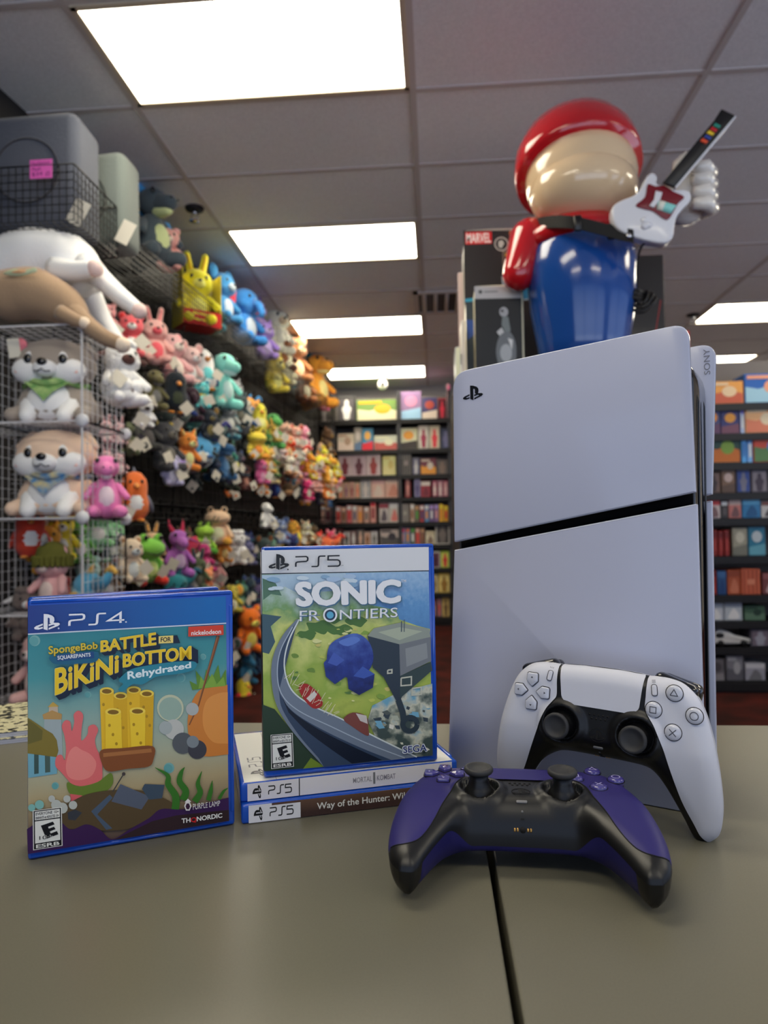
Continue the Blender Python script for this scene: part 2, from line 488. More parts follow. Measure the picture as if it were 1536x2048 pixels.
# ------------------------------------------------------------------ ceiling fittings
p = on_z(893, 603, CEIL)
t = empty('ceiling_vent', p, label='white louvred air vent in the ceiling beside the stacked boxes', cat='vent')
f = MB(); s_ = 0.27
for (cx, cy_, dx, dy) in ((0, -s_ + .02, 2 * s_, .04), (0, s_ - .02, 2 * s_, .04), (-s_ + .02, 0, .04, 2 * s_), (s_ - .02, 0, .04, 2 * s_)):
    f.box((cx, cy_, -0.008), (dx, dy, 0.016), m_tbar)
f.build('vent_frame', t)
MB().box((0, 0, -0.003), (2 * s_ - .06, 2 * s_ - .06, 0.004), m_black).build('vent_opening', t)
f = MB()
for k in range(5):
    f.add(moved(rbox(0.03, 2 * s_ - .1, 0.012, .002, 1), (-.18 + .09 * k, 0, -0.012)), m_tbar)
f.build('louvre', t)
m_chrome = P('chrome', (200, 200, 205), rough=0.15, metal=1.0)
for (px, py, lb) in ((389, 416, 'dark sprinkler head hanging from the ceiling above the plush wall'), (1386, 629, 'small sprinkler head on the ceiling beside the game shelf light')):
    t = empty('sprinkler', on_z(px, py, CEIL), label=lb, cat='sprinkler', group='ceiling sprinklers')
    MB().add(lathe([(0.055, 0), (0.05, -0.012), (0.02, -0.016)], 18), m_dark).build('escutcheon', t)
    f = MB().add(lathe([(0.014, -0.014), (0.014, -0.035), (0.006, -0.04)], 12), m_chrome)
    for a in (0, PI):
        f.add(tube([(0.012 * math.cos(a), 0, -.03), (0.022 * math.cos(a), 0, -.05), (0.004 * math.cos(a), 0, -.075)], .003, 6), m_chrome)
    f.add(lathe([(0.03, -0.075), (0.032, -0.078), (0.004, -0.082)], 14), m_chrome)
    f.build('nozzle', t)
t = empty('security_camera', on_z(765, 753, CEIL), label='white dome security camera on the ceiling before the back wall', cat='camera')
m_plw = P('white_plastic', (232, 230, 226), rough=0.35)
MB().add(lathe([(0.075, 0), (0.075, -0.02), (0.06, -0.03), (0.035, -0.05), (0.03, -.06)], 20), m_plw).build('mount', t)
MB().add(ell((0, -.005, -0.1), (0.062, 0.062, 0.062), 18, 12), m_plw).build('camera_ball', t)
MB().add(ell((0.004, -0.052, -0.105), (0.026, 0.022, 0.026), 12, 8), m_black).build('lens', t)

# ------------------------------------------------------------------ counter
SEAM = 0.0322
for (x0, x1, lb) in ((-1.35, SEAM - .0021, 'taupe laminate counter slab carrying the game cases, one side of the black seam'), (SEAM + .0021, 1.65, 'taupe laminate counter slab carrying the white console, other side of the black seam')):
    t = empty('countertop', ((x0 + x1) / 2, 0.40, CT - .04), label=lb, cat='counter', group='two counter slabs')
    MB().add(moved(rbox(x1 - x0, 0.742, 0.04, 0.0014, 2), (0, 0, 0.02)), m_counter, None, False).build('slab', t)
    f = MB(); f.box((0, 0.374, 0.019), (x1 - x0 - .01, 0.005, 0.034), m_edge)
    f.build('edge_band', t)
f = MB()
f.box((SEAM, 0.40, CT - .062), (0.03, 0.70, 0.04), m_black)
o = f.build('seam_filler'); tag(o, 'black joint strip in the gap between the two counter slabs', 'joint strip')
o = MB().add(moved(rbox(2.9, 0.6, CT - .084, 0.004, 1), (0.15, 0.40, (CT - .084) / 2)), m_dark, None, False).build('counter_base'); tag(o, 'dark cabinet base under the taupe counter slabs', 'counter')
# ================================================================== THE CONSOLE
m_panel = P('white_gloss_panel', (182, 185, 203), rough=0.16, spec=0.45, coat=0.1)
m_panel2 = P('white_satin_panel', (184, 187, 205), rough=0.30, spec=0.4)
m_gloss = P('piano_black', (7, 8, 11), rough=0.06, spec=0.45, coat=0.2)
m_mark = P('dark_mark', (18, 20, 26), rough=0.3)
m_sony = P('grey_engraving', (120, 120, 130), rough=0.5)
A_ = np.array([0.00705, 0.6265]); B_ = np.array([0.1938, 0.5280]); t_ = (B_ - A_) / np.hypot(*(B_ - A_))
EX = (t_[0], t_[1], 0); EY = (-t_[1], t_[0], 0)
con = empty('game_console', mw=frame(EX, EY, (0, 0, 1), (A_[0], A_[1], CT)), label='tall white game console with a slanted black slot, standing on the counter under the statue', cat='game console')
up = rounded([(.0105, .2018), (.2103, .2379), (.2086, .3655), (.0122, .3545)], [.001, .001, .012, .017], 8)
lo = rounded([(.0004, .0004), (.2113, .0004), (.2111, .2294), (.0104, .1948)], [.004, .003, .001, .001], 4)
MB().add(prism(up, 0, .007, .0012), m_panel).build('upper_panel', con)
MB().add(prism(lo, 0, .007, .0012), m_panel2).build('lower_panel', con)
up2 = rounded([(.0105, .203), (.2115, .2395), (.2178, .3690), (.0122, .356)], [.001, .001, .013, .017], 8)
lo2 = rounded([(.0004, .0004), (.2085, .0004), (.2112, .2345), (.0104, .198)], [.004, .003, .001, .001], 4)
MB().add(prism(up2, .087, .094, .0012), m_panel).build('upper_panel', con)
MB().add(prism(lo2, .087, .094, .0012), m_panel2).build('lower_panel', con)
core = rounded([(.02, .004), (.2055, .004), (.2095, .353), (.02, .343)], [.004, .006, .03, .02], 8)
MB().add(prism(core, .012, .083, .002), m_gloss).build('core', con)
f = MB()
for k in (.030, .064):
    f.add(prism(rounded([(.2050, .03), (.2068, .03), (.2106, .31), (.2095, .318)], .001, 2), k, k + .0016, .0004), m_mark)
f.build('vent_line', con)
f = MB().add(prism(rounded([(.013, .192), (.207, .2265), (.207, .241), (.013, .205)], .0005, 1), .0100, .0121), P('slot_black', (7, 7, 8), rough=.85, spec=.1))
f.build('slot', con)
f = MB()
for v, q in logo2(.0318, .3337, .0196): f.add(([(x, -.0003, z) for x, z in v], q), m_mark, None, False)
f.build('logo', con)
v, q, _ = text_quad('SONY', (.2128, .3420), (.2128, .3640), (.2080, .3640), (.2080, .3420))
MB().add(([(x, .0866, z) for x, z in v], q), m_sony, None, False).build('lettering', con)

# ================================================================== GAME CASES
m_case = P('blue_case_plastic', (26, 80, 184), rough=0.14, spec=0.5, coat=0.3)
m_case2 = P('pale_clear_sleeve', (96, 120, 176), rough=0.12, spec=0.5, coat=0.5)
class Art:
    """flat printed layers on a case face; coordinates go through fn to (x, z) metres"""
    def __init__(s, parent, fn, y0=-0.0003, axes=None):
        s.p = parent; s.fn = fn; s.k = 0; s.y0 = y0; s.base = MB()
        s.ax = axes or (lambda x, d, z: (x, d, z))
    def lay(s, vf, col, mb=None):
        v, f = vf[:2]; kc = vf[2] if len(vf) > 2 else 1
        s.k += 1; d = s.y0 - s.k * 1.6e-5; n = max(1, len(v) // kc)
        mat = col if isinstance(col, bpy.types.Material) else ink(col)
        if kc > 1: s.k += 3
        (mb or s.base).add(([s.ax(a, d - 5e-6 * (i // n), b) for i, (a, b) in enumerate(s.fn(*p) for p in v)], f), mat, None, False)
    def poly(s, pts, col): s.lay(poly2(pts), col)
    def word(s, items, col, name='lettering'):
        mb = MB()
        for vf in items: s.lay(vf, col, mb)
        return mb.build(name, s.p)
    def done(s, name='cover_print'): return s.base.build(name, s.p)
def grad(name, stops, axis=2, lo=0.0, hi=0.17, noise=0.0, nscale=30, cols2=None):
    """a printed colour ramp along one axis of the card"""
    m = bpy.data.materials.new(name); m.use_nodes = True; nt = m.node_tree; b = nt.nodes['Principled BSDF']
    b.inputs['Roughness'].default_value = .32; b.inputs['Specular IOR Level'].default_value = .35
    tc = nt.nodes.new('ShaderNodeTexCoord'); sx = nt.nodes.new('ShaderNodeSeparateXYZ'); nt.links.new(tc.outputs['Object'], sx.inputs[0])
    mr = nt.nodes.new('ShaderNodeMapRange'); mr.inputs[1].default_value = lo; mr.inputs[2].default_value = hi
    nt.links.new(sx.outputs[axis], mr.inputs[0]); src = mr.outputs[0]
    if noise:
        n = nt.nodes.new('ShaderNodeTexNoise'); n.inputs['Scale'].default_value = nscale; n.inputs['Detail'].default_value = 6
        nt.links.new(tc.outputs['Object'], n.inputs['Vector'])
        ma = nt.nodes.new('ShaderNodeMath'); ma.operation = 'MULTIPLY_ADD'; ma.inputs[1].default_value = noise; ma.inputs[2].default_value = -noise / 2
        nt.links.new(n.outputs['Fac'], ma.inputs[0]); ad = nt.nodes.new('ShaderNodeMath'); nt.links.new(src, ad.inputs[0]); nt.links.new(ma.outputs[0], ad.inputs[1]); src = ad.outputs[0]
    r = nt.nodes.new('ShaderNodeValToRGB'); el = r.color_ramp.elements
    el[0].position = stops[0][0]; el[0].color = lin(stops[0][1]); el[1].position = stops[-1][0]; el[1].color = lin(stops[-1][1])
    for p_, c_ in stops[1:-1]:
        e = el.new(p_); e.color = lin(c_)
    nt.links.new(src, r.inputs[0]); nt.links.new(r.outputs[0], b.inputs['Base Color'])
    return m
def case_body(root, W, H, T, rails=True):
    MB().add(moved(rbox(W, T, H, .0022, 3), (W / 2, T / 2, H / 2)), m_case).build('case_shell', root)
    if rails:
        for z in (H - .0019, .0022):
            MB().add(tube([(.002, .0008, z), (W - .002, .0008, z)], .0014, 8), m_case).build('rail', root)
        MB().add(moved(rbox(.0028, .002, H - .02, .0008, 2), (W - .0018, .0004, H / 2)), m_case).build('opening_edge', root)
def rating(a, fn_pts, dark=(20, 20, 22), white=(232, 230, 226)):
    """rating box from its 4 corners tl,tr,br,bl in art coordinates"""
    tl, tr, br, bl = [np.array(p, float) for p in fn_pts]
    def at(u, v): return tuple((tl * (1 - u) + tr * u) * (1 - v) + (bl * (1 - u) + br * u) * v)
    def quad(u0, v0, u1, v1): return [at(u0, v0), at(u1, v0), at(u1, v1), at(u0, v1)]
    a.poly([at(-.03, -.015), at(1.03, -.015), at(1.03, 1.015), at(-.03, 1.015)], white)
    a.poly(quad(0, 0, 1, 1), dark); a.poly(quad(.045, .025, .955, .245), white); a.poly(quad(.045, .275, .955, .85), white)
    def T(s, u0, v0, u1, v1, b=0.02): return text_quad(s, at(u0, v1), at(u1, v1), at(u1, v0), at(u0, v0), b)
    a.word([T('EVERYONE 10+', .08, .05, .92, .125)], dark); a.word([T('ENFANTS et ADULTES 10+', .08, .155, .92, .225)], dark)
    a.word([T('ESRB', .08, .88, .92, .975, .04)], white)
    e = [(.26, .40), (.70, .335), (.76, .415), (.52, .455), (.545, .505), (.74, .475), (.79, .545), (.58, .585), (.61, .64), (.84, .60), (.89, .69), (.45, .765)]
    a.poly([at(*p) for p in e], dark)
    a.word([T('10+', .18, .66, .68, .775, .03)], white); a.word([T('10+', .20, .668, .66, .767, .0)], dark)

# ---- the case with the blue banner
ca = np.array([-0.2702, 0.4406]); cb = np.array([-0.1495, 0.5009]); ex = (cb - ca) / np.hypot(*(cb - ca))
EXc = (ex[0], ex[1], 0); EYc = (-ex[1], ex[0], 0)
W4, H4 = .135, .1705
case4 = empty('game_case', mw=frame(EXc, EYc, (0, 0, 1), (ca[0], ca[1], CT)), label='upright blue game case with blue banner and undersea cover, standing directly on the counter', cat='game case')
case_body(case4, W4, H4, .0135)
h4 = homog([(64, 202), (1425, 120), (1450, 1665), (85, 1915)], [(0, H4), (W4, H4), (W4, 0), (0, 0)])
a = Art(case4, h4)
sea = grad('sea_print', [(0, (70, 52, 60)), (.12, (120, 100, 80)), (.26, (178, 160, 120)), (.40, (172, 176, 150)), (.62, (138, 168, 158)), (.80, (70, 148, 152)), (1, (44, 132, 142))], 2, 0, .147, .10, 25)
ban = grad('banner_print', [(0, (18, 50, 132)), (1, (0, 104, 178))], 0, 0.0, .12)
a.poly([(70, 425), (1380, 345), (1408, 1632), (88, 1862)], sea)
a.poly([(68, 240), (1377, 158), (1381, 338), (71, 428)], ban)
a.poly([(70, 424), (1381, 333), (1381, 340), (70, 432)], (215, 225, 230))
for (cx, cy_, r) in ((115, 470, 36), (1085, 700, 30), (1312, 805, 17), (470, 820, 22), (1010, 1295, 35), (262, 1420, 24), (1230, 560, 20), (300, 700, 16)):
    a.poly(circ(cx, cy_, r), (120, 172, 170)); a.poly(circ(cx - r * .15, cy_ + r * .1, r * .82), (98, 158, 160))
# thatched hut and a pale tower
a.poly([(185, 960), (295, 960), (310, 1250), (180, 1250)], (158, 172, 172)); a.poly([(215, 900), (272, 900), (276, 960), (212, 960)], (196, 176, 150))
a.poly([(172, 955), (235, 925), (300, 950), (298, 985), (180, 985)], (186, 146, 84)); a.poly([(205, 905), (240, 870), (280, 900)], (196, 158, 74))
a.poly([(78, 1195), (270, 1195), (272, 1340), (84, 1370)], (112, 168, 186)); a.poly([(120, 1210), (150, 1210), (152, 1340), (122, 1345)], (60, 84, 78)); a.poly([(190, 1200), (225, 1200), (228, 1330), (194, 1335)], (74, 92, 84))
a.poly([(75, 975), (130, 1010), (190, 1050), (240, 1078), (268, 1120), (280, 1190), (268, 1232), (78, 1210)], (126, 112, 44)); a.poly([(75, 985), (120, 1015), (175, 1060), (170, 1120), (78, 1150)], (104, 98, 40))
# round orange boulder with kelp on top
a.poly(crom([(1392, 742), (1330, 746), (1250, 756), (1190, 800), (1150, 880), (1130, 980), (1140, 1090), (1180, 1170), (1250, 1215), (1400, 1200)], 6), (206, 128, 58))
a.poly(crom([(1394, 790), (1330, 800), (1260, 840), (1230, 930), (1240, 1040), (1300, 1120), (1398, 1130)], 6), (222, 148, 72))
a.poly([(1160, 780), (1140, 720), (1190, 745), (1180, 650), (1235, 720), (1250, 640), (1285, 715), (1330, 610), (1345, 705), (1380, 640), (1385, 745), (1280, 762)], (96, 140, 46))
a.poly([(1200, 770), (1215, 690), (1250, 740), (1290, 670), (1320, 740), (1365, 690), (1380, 750)], (126, 166, 62))
# rope
a.lay(ribbon([(1328, 420), (1290, 560), (1245, 720), (1200, 880), (1140, 1010)], [22, 18, 14, 11, 9]), (122, 72, 40))
a.lay(ribbon([(1324, 420), (1286, 560), (1241, 720), (1197, 880), (1138, 1010)], [7, 6, 5, 4, 3]), (160, 104, 62))
# pale bubbles where the rope ends
for (cx, cy_, r, c_) in ((1015, 900, 88, (196, 200, 168)), (1015, 905, 76, (150, 176, 160)), (1040, 1040, 66, (190, 192, 186)), (985, 1030, 44, (170, 176, 172)), (1160, 905, 42, (178, 180, 176)), (1100, 1130, 70, (88, 92, 98)), (1195, 1170, 62, (62, 66, 74)), (1165, 1120, 40, (130, 134, 140))): a.poly(circ(cx, cy_, r, r, 26), c_)
# pink branching coral
a.poly(crom([(300, 1330), (262, 1290), (266, 1230), (300, 1215), (322, 1250), (330, 1180), (318, 1090), (300, 1030), (322, 990), (356, 1000), (366, 1060), (382, 1000), (378, 950), (410, 925), (440, 955), (432, 1030), (430, 1120), (470, 1080), (476, 1030), (515, 1015), (540, 1050), (520, 1110), (530, 1170), (560, 1230), (570, 1300), (560, 1390), (470, 1420), (380, 1410), (345, 1380)], 4, True), (226, 108, 108))
a.poly(crom([(330, 1290), (350, 1200), (390, 1160), (430, 1180), (490, 1210), (530, 1270), (500, 1350), (420, 1380), (350, 1360)], 5, True), (236, 134, 128))
a.poly(crom([(340, 1395), (420, 1420), (540, 1390), (625, 1330), (640, 1400), (580, 1460), (460, 1490), (360, 1470)], 5, True), (104, 126, 50))
a.poly([(360, 1470), (440, 1480), (445, 1540), (400, 1575), (370, 1540)], (214, 98, 100))
# cluster of yellow tube sponges on a brown rock
tubes = [((548, 800), (640, 785), (655, 1180), (566, 1190)), ((640, 830), (730, 815), (742, 1180), (650, 1190)), ((726, 790), (818, 775), (820, 1170), (738, 1180)), ((812, 815), (905, 795), (898, 1165), (818, 1175)), ((585, 930), (690, 925), (700, 1190), (590, 1200)), ((745, 925), (850, 915), (850, 1180), (760, 1190))]
for k, (p0, p1, p2, p3) in enumerate(tubes):
    cy_ = (p0[1] + p1[1]) / 2; cx = (p0[0] + p1[0]) / 2; r = abs(p1[0] - p0[0]) / 2
    col = ((230, 186, 36), (216, 168, 28))[k % 2] if k < 4 else (238, 198, 46)
    a.poly([p0, p1, p2, p3], col); a.poly(circ(cx, cy_, r, 24), (244, 212, 80)); a.poly(circ(cx, cy_ + 3, r * .7, 15), (132, 96, 24))
    for q in range(3): a.poly(circ(cx + (q - 1) * r * .45, cy_ + 90 + 60 * q, 9, 11, 10), (176, 134, 22))
a.poly(crom([(560, 1180), (700, 1165), (900, 1150), (905, 1240), (870, 1285), (740, 1300), (610, 1318), (565, 1260)], 5, True), (132, 76, 40)); a.poly([(575, 1200), (890, 1165), (895, 1190), (575, 1225)], (168, 108, 60))
# dark rocks, dull metal scrap, sea grass
a.poly(crom([(230, 1590), (330, 1540), (470, 1470), (640, 1440), (820, 1440), (1000, 1500), (1050, 1560), (900, 1640), (700, 1700), (450, 1700), (260, 1680)], 5, True), (88, 70, 46))
a.poly([(690, 1400), (885, 1480), (830, 1565), (632, 1515)], (86, 98, 114)); a.poly([(850, 1398), (980, 1402), (965, 1490), (880, 1500), (832, 1430)], (66, 78, 94)); a.poly([(500, 1580), (620, 1470), (640, 1490), (540, 1600), (640, 1690), (600, 1700)], (76, 92, 112)); a.poly([(345, 1590), (395, 1570), (440, 1590), (395, 1640), (350, 1635)], (56, 60, 68))
a.lay(ribbon([(640, 1450), (710, 1335)], 7), (60, 62, 66)); a.poly(circ(711, 1334, 12), (70, 66, 66))
for pts, wd in (([(1050, 1580), (1055, 1480), (1005, 1400), (1000, 1340), (918, 1290)], [50, 48, 40, 28, 4]), ([(1105, 1500), (1120, 1440), (1080, 1380), (1090, 1320), (1112, 1285)], [50, 44, 40, 26, 4]), ([(1180, 1510), (1215, 1450), (1200, 1390), (1225, 1310)], [44, 38, 28, 4]), ([(1270, 1500), (1285, 1440), (1295, 1370)], [30, 28, 4]), ([(1340, 1490), (1370, 1440), (1398, 1418)], [22, 18, 4])):
    a.lay(ribbon(crom(pts, 6), list(np.interp(np.linspace(0, 1, 6 * (len(pts) - 1) + 1), np.linspace(0, 1, len(pts)), wd))), (58, 116, 38))
a.poly(crom([(80, 1700), (140, 1660), (210, 1620), (300, 1650), (370, 1700), (470, 1665), (560, 1700), (640, 1760), (760, 1690), (880, 1620), (960, 1560), (1100, 1560), (1250, 1520), (1403, 1480)], 5) + [(1408, 1632), (88, 1862)], (60, 34, 78))
a.poly([(650, 1765), (900, 1640), (1060, 1600), (1405, 1560), (1408, 1632), (640, 1768)], (52, 36, 40))
for (cx, cy_, r) in ((240, 1500, 22), (270, 1540, 34), (340, 1500, 24), (380, 1540, 28), (310, 1560, 36), (160, 1540, 30), (110, 1560, 24)): a.poly(circ(cx, cy_, r, r, 14), (188, 190, 184) if cx > 200 else (128, 186, 176))
rating(a, [(122, 1582), (301, 1558), (309, 1802), (128, 1832)])
a.poly([(1128, 362), (1360, 346), (1361, 412), (1128, 427)], (216, 66, 40))
a.word([text_quad('nickelodeon', (1148, 418), (1344, 404), (1344, 374), (1148, 388), .03)], (240, 236, 230))
# title
def dark_word(s, q, b=.05, dx=26, dy=22, fill=(240, 202, 34), out=(244, 232, 150)):
    vf = text_quad(s, *q, b + .02)
    for k in range(6, 0, -1): a.lay(([(x + dx * k / 6, y + dy * k / 6) for x, y in vf[0]],) + tuple(vf[1:]), (18, 34, 56))
    a.word([vf], out); a.word([text_quad(s, *q, b - .005)], fill)
dark_word('BATTLE', [(552, 535), (915, 482), (912, 402), (552, 462)])
a.poly([(918, 430), (1055, 418), (1075, 470), (930, 474)], (18, 34, 56)); a.poly([(932, 426), (1028, 419), (1028, 468), (932, 474)], (238, 218, 120)); a.word([text_quad('FOR', (946, 464), (1012, 459), (1012, 429), (946, 434), .04)], (24, 34, 44))
dark_word('BiKiNi', [(256, 818), (668, 662), (668, 548), (254, 650)], dy=30); dark_word('BOTTOM', [(700, 632), (1146, 572), (1144, 486), (700, 545)], dx=44, dy=26)
a.poly(crom([(690, 690), (760, 640), (900, 610), (1060, 588), (1175, 590), (1165, 640), (1060, 670), (920, 690), (830, 740), (760, 742), (700, 790), (668, 775), (700, 740), (672, 720)], 5, True), (44, 132, 152))
a.word([text_quad('Rehydrated', (732, 726), (1146, 640), (1144, 590), (728, 660), .05)], (228, 238, 238))
a.poly(crom([(235, 560), (500, 528), (540, 560), (510, 600), (400, 612), (300, 618), (236, 608)], 5, True), (26, 96, 130))
a.word([text_quad('SpongeBob', (212, 572), (536, 528), (532, 466), (208, 500), .07)], (60, 74, 30)); a.word([text_quad('SpongeBob', (212, 568), (532, 524), (530, 466), (208, 500), .03)], (224, 194, 50))
a.poly([(262, 556), (506, 530), (508, 572), (266, 598)], (22, 72, 128)); a.word([text_quad('SQUAREPANTS', (270, 592), (486, 566), (484, 538), (268, 562), .03)], (236, 236, 232))
a.word([text_quad('PURPLE LAMP', (1166, 1554), (1344, 1526), (1343, 1492), (1165, 1516), .0)], (236, 232, 228))
a.word([poly2(circ(1132, 1530, 24, 34, 6)), poly2([(1110, 1506), (1132, 1482), (1154, 1502)])], (232, 228, 224), 'emblem'); a.poly(circ(1132, 1532, 15, 22, 6), (60, 34, 60))
a.word([text_quad('TH', (1093, 1642), (1150, 1634), (1149, 1606), (1092, 1612), .04)], (240, 238, 236)); a.word([text_quad('NORDIC', (1192, 1628), (1358, 1602), (1357, 1572), (1191, 1598), .04)], (240, 238, 236)); a.word([text_quad('Q', (1152, 1640), (1190, 1634), (1189, 1600), (1151, 1606), .05)], (200, 40, 44))
# banner marks
k_ = 267 / 170.0
lg = []
for pg in LOGO: lg.append(poly2([(113 + (x - 330) * 170 / 267, 384 - (1206 - y) * 170 / 267 * .68 / .72 - (x - 330) * .06 + 6) for x, y in pg]))
a.word(lg, (238, 240, 244), 'logo')
a.word(ps_word('4', (340, 364), (702, 338), (702, 272), (340, 292), .15), (238, 240, 244))
a.poly(circ(715, 333, 6), (200, 210, 225)); a.poly(circ(274, 381, 6), (200, 210, 225))
a.done()
# ---- its twin behind
o2 = ca + np.array(EYc[:2]) * .0165
ang = math.radians(12.0)
ex2 = (ex[0] * math.cos(ang) - ex[1] * math.sin(ang), ex[0] * math.sin(ang) + ex[1] * math.cos(ang), 0)
c2 = empty('game_case', mw=frame(ex2, (-ex2[1], ex2[0], 0), (0, 0, 1), (o2[0], o2[1], CT)), label='blue game case hidden behind the undersea-cover case, only its top edge showing', cat='game case')
case_body(c2, W4, H4, .0135)
a = Art(c2, lambda x, z: (x, z)); a.poly([(.001, .005), (.129, .005), (.129, .145), (.001, .145)], (60, 66, 92)); a.poly([(.001, .146), (.129, .146), (.129, .166), (.001, .166)], ban); a.done()

# ---- the two lying cases
sx_ = np.array([.9456, .325]); sx_ = sx_ / np.hypot(*sx_)
def lying(org, z, rot, lb):
    e = np.array([sx_[0] * math.cos(rot) - sx_[1] * math.sin(rot), sx_[0] * math.sin(rot) + sx_[1] * math.cos(rot)])
    r = empty('game_case', mw=frame((e[0], e[1], 0), (-e[1], e[0], 0), (0, 0, 1), (org[0], org[1], z)), label=lb, cat='game case', group='two flat stacked game cases')
    L, D, T = .171, .135, .0140
    MB().add(moved(rbox(L, D, T, .0020, 3), (L / 2, D / 2, T / 2)), m_case).build('case_shell', r)
    for x in (L - .002,):
        MB().add(moved(rbox(.003, D - .02, .0035, .001, 2), (x, D / 2, T - .0008)), m_case).build('rail', r)
    return r
lo_ = lying((-.1447, .5011), CT, 0.0, 'flat game case with dark brown hunting spine, lower one of the stack')
a = Art(lo_, lambda x, z: (x, z))
a.poly([(.0052, .0006), (.0432, .0006), (.0432, .0134), (.0052, .0134)], (226, 226, 228))
a.poly([(.0432, .0006), (.166, .0006), (.166, .0134), (.0432, .0134)], grad('hunting_spine_print', [(0, (62, 44, 40)), (1, (104, 78, 62))], 2, .004, .014, .5, 60))
a.poly([(.022, .0118), (.0432, .0118), (.0432, .0134), (.022, .0134)], (88, 62, 58))
lg = logo2(.0122, .0068, .0100, PI / 2); a.word(lg, (24, 24, 26), 'logo')
a.word(ps_word('5', (.0205, .0040), (.0378, .0040), (.0378, .0100), (.0205, .0100), .15), (30, 30, 32))
a.word([text_quad('Way of the Hunter: Wild E', (.0555, .0034), (.1335, .0040), (.1335, .0104), (.0555, .0098), .012)], (226, 222, 216))
a.done('spine_print')
upc = lying((-.1466, .5052), CT + .0142, 0.012, 'flat game case with white spine, upper one of the stack under the standing case')
a = Art(upc, lambda x, z: (x, z))
a.poly([(.0052, .0006), (.166, .0006), (.166, .0134), (.0052, .0134)], (222, 220, 220))
a.poly([(.0432, .0006), (.0440, .0006), (.0440, .0134), (.0432, .0134)], (40, 38, 40))
a.word(logo2(.0122, .0068, .0100, PI / 2), (24, 24, 26), 'logo')
a.word(ps_word('5', (.0205, .0040), (.0378, .0040), (.0378, .0100), (.0205, .0100), .15), (30, 30, 32))
a.word([text_quad('MORTAL', (.0850, .0052), (.1000, .0052), (.1000, .0092), (.0850, .0092), .01)], (150, 148, 152)); a.word([text_quad('1', (.1010, .0030), (.1026, .0030), (.1026, .0118), (.1010, .0118), .02)], (120, 118, 122)); a.word([text_quad('KOMBAT', (.1040, .0052), (.1190, .0052), (.1190, .0092), (.1040, .0092), .01)], (140, 138, 142))
a.done('spine_print')
a = Art(upc, lambda x, z: (x, z), y0=.0, axes=lambda x, d, z: (x, z, .0140 - d))
a.poly([(.003, .001), (.167, .001), (.167, .130), (.003, .130)], (224, 222, 218)); a.poly([(.0265, .001), (.0270, .001), (.0270, .130), (.0265, .130)], (150, 150, 152))
a.word(ps_word('5', (.0195, .034), (.0195, .058), (.0095, .058), (.0095, .034), .12), (120, 120, 124)); a.word(logo2(.0145, .020, .016, PI / 2), (96, 96, 100), 'logo')
a.word([text_quad('H', (.150, .012), (.156, .012), (.156, .018), (.150, .018))], (170, 160, 140))
a.done()

# ---- the standing case with the white banner
zt = CT + .0285
ca = on_z(528, 1557, zt)[:2]; cb = on_z(876, 1522, zt)[:2]; W5 = float(np.hypot(*(cb - ca))); H5 = .1735; ex = (cb - ca) / W5
case5 = empty('game_case', mw=frame((ex[0], ex[1], 0), (-ex[1], ex[0], 0), (0, 0, 1), (ca[0], ca[1], zt)), label='upright blue game case with white banner and curving road cover, standing on two flat cases', cat='game case')
case_body(case5, W5, H5, .0135)
h5 = homog([(98, 128), (1222, 80), (1278, 1520), (125, 1643)], [(0, H5), (W5, H5), (W5, 0), (0, 0)])
a = Art(case5, h5)
fld = grad('meadow_print', [(0, (40, 66, 40)), (.12, (84, 116, 50)), (.3, (176, 190, 84)), (.5, (150, 176, 72)), (.68, (206, 212, 120)), (.82, (120, 160, 100)), (1, (196, 214, 214))], 2, .0, .15, .75, 42)
seam_ = grad('water_print', [(0, (72, 124, 178)), (.5, (96, 150, 200)), (1, (170, 200, 224))], 2, .09, .16, .5, 260)
pale = grad('rubble_print', [(.2, (70, 84, 80)), (.45, (150, 156, 140)), (.6, (206, 204, 180)), (1, (112, 168, 190))], 2, .0, .08, 2.6, 70)
a.poly([(100, 300), (1188, 262), (1240, 1480), (125, 1590)], fld)
a.poly([(98, 145), (1185, 103), (1189, 256), (100, 300)], (222, 222, 226))
a.poly([(100, 298), (1189, 255), (1189, 261), (100, 305)], (40, 48, 60))
a.poly([(640, 285), (1188, 262), (1204, 640), (1120, 620), (1000, 580), (980, 520), (760, 480), (690, 420)], seam_)
a.poly([(100, 310), (640, 285), (600, 400), (330, 420), (250, 380), (180, 420), (102, 400)], grad('hill_print', [(0, (92, 136, 170)), (1, (180, 204, 220))], 2, .12, .15, 1.2, 60))
a.poly([(104, 560), (230, 575), (160, 640), (190, 740), (150, 820), (108, 810)], (66, 92, 104)); a.poly([(104, 330), (190, 360), (230, 440), (160, 430), (110, 470)], (84, 120, 96))
for (cx, cy_, rx, ry) in ((480, 640, 90, 40), (620, 660, 80, 36), (400, 690, 60, 30), (720, 600, 70, 30), (560, 590, 50, 24)): a.poly(crom([(cx + rx * math.cos(t) * (1 + .2 * math.sin(3 * t + cx)), cy_ + ry * math.sin(t) * (1 + .25 * math.cos(5 * t))) for t in np.linspace(0, 2 * PI, 11)[:-1]], 3, True), (78, 118, 56))
_rr = random.Random(5)
for k in range(60):
    cx, cy_ = _rr.uniform(300, 1150), _rr.uniform(600, 1150)
    if cx > 800 and cy_ < 1000: continue
    r = _rr.uniform(10, 34); a.poly(crom([(cx + r * math.cos(t) * _rr.uniform(.6, 1.2), cy_ + .5 * r * math.sin(t) * _rr.uniform(.6, 1.2)) for t in np.linspace(0, 2 * PI, 8)[:-1]], 2, True), _rr.choice(((110, 142, 60), (196, 204, 96), (222, 224, 150), (134, 166, 70), (92, 128, 62), (206, 196, 110))))
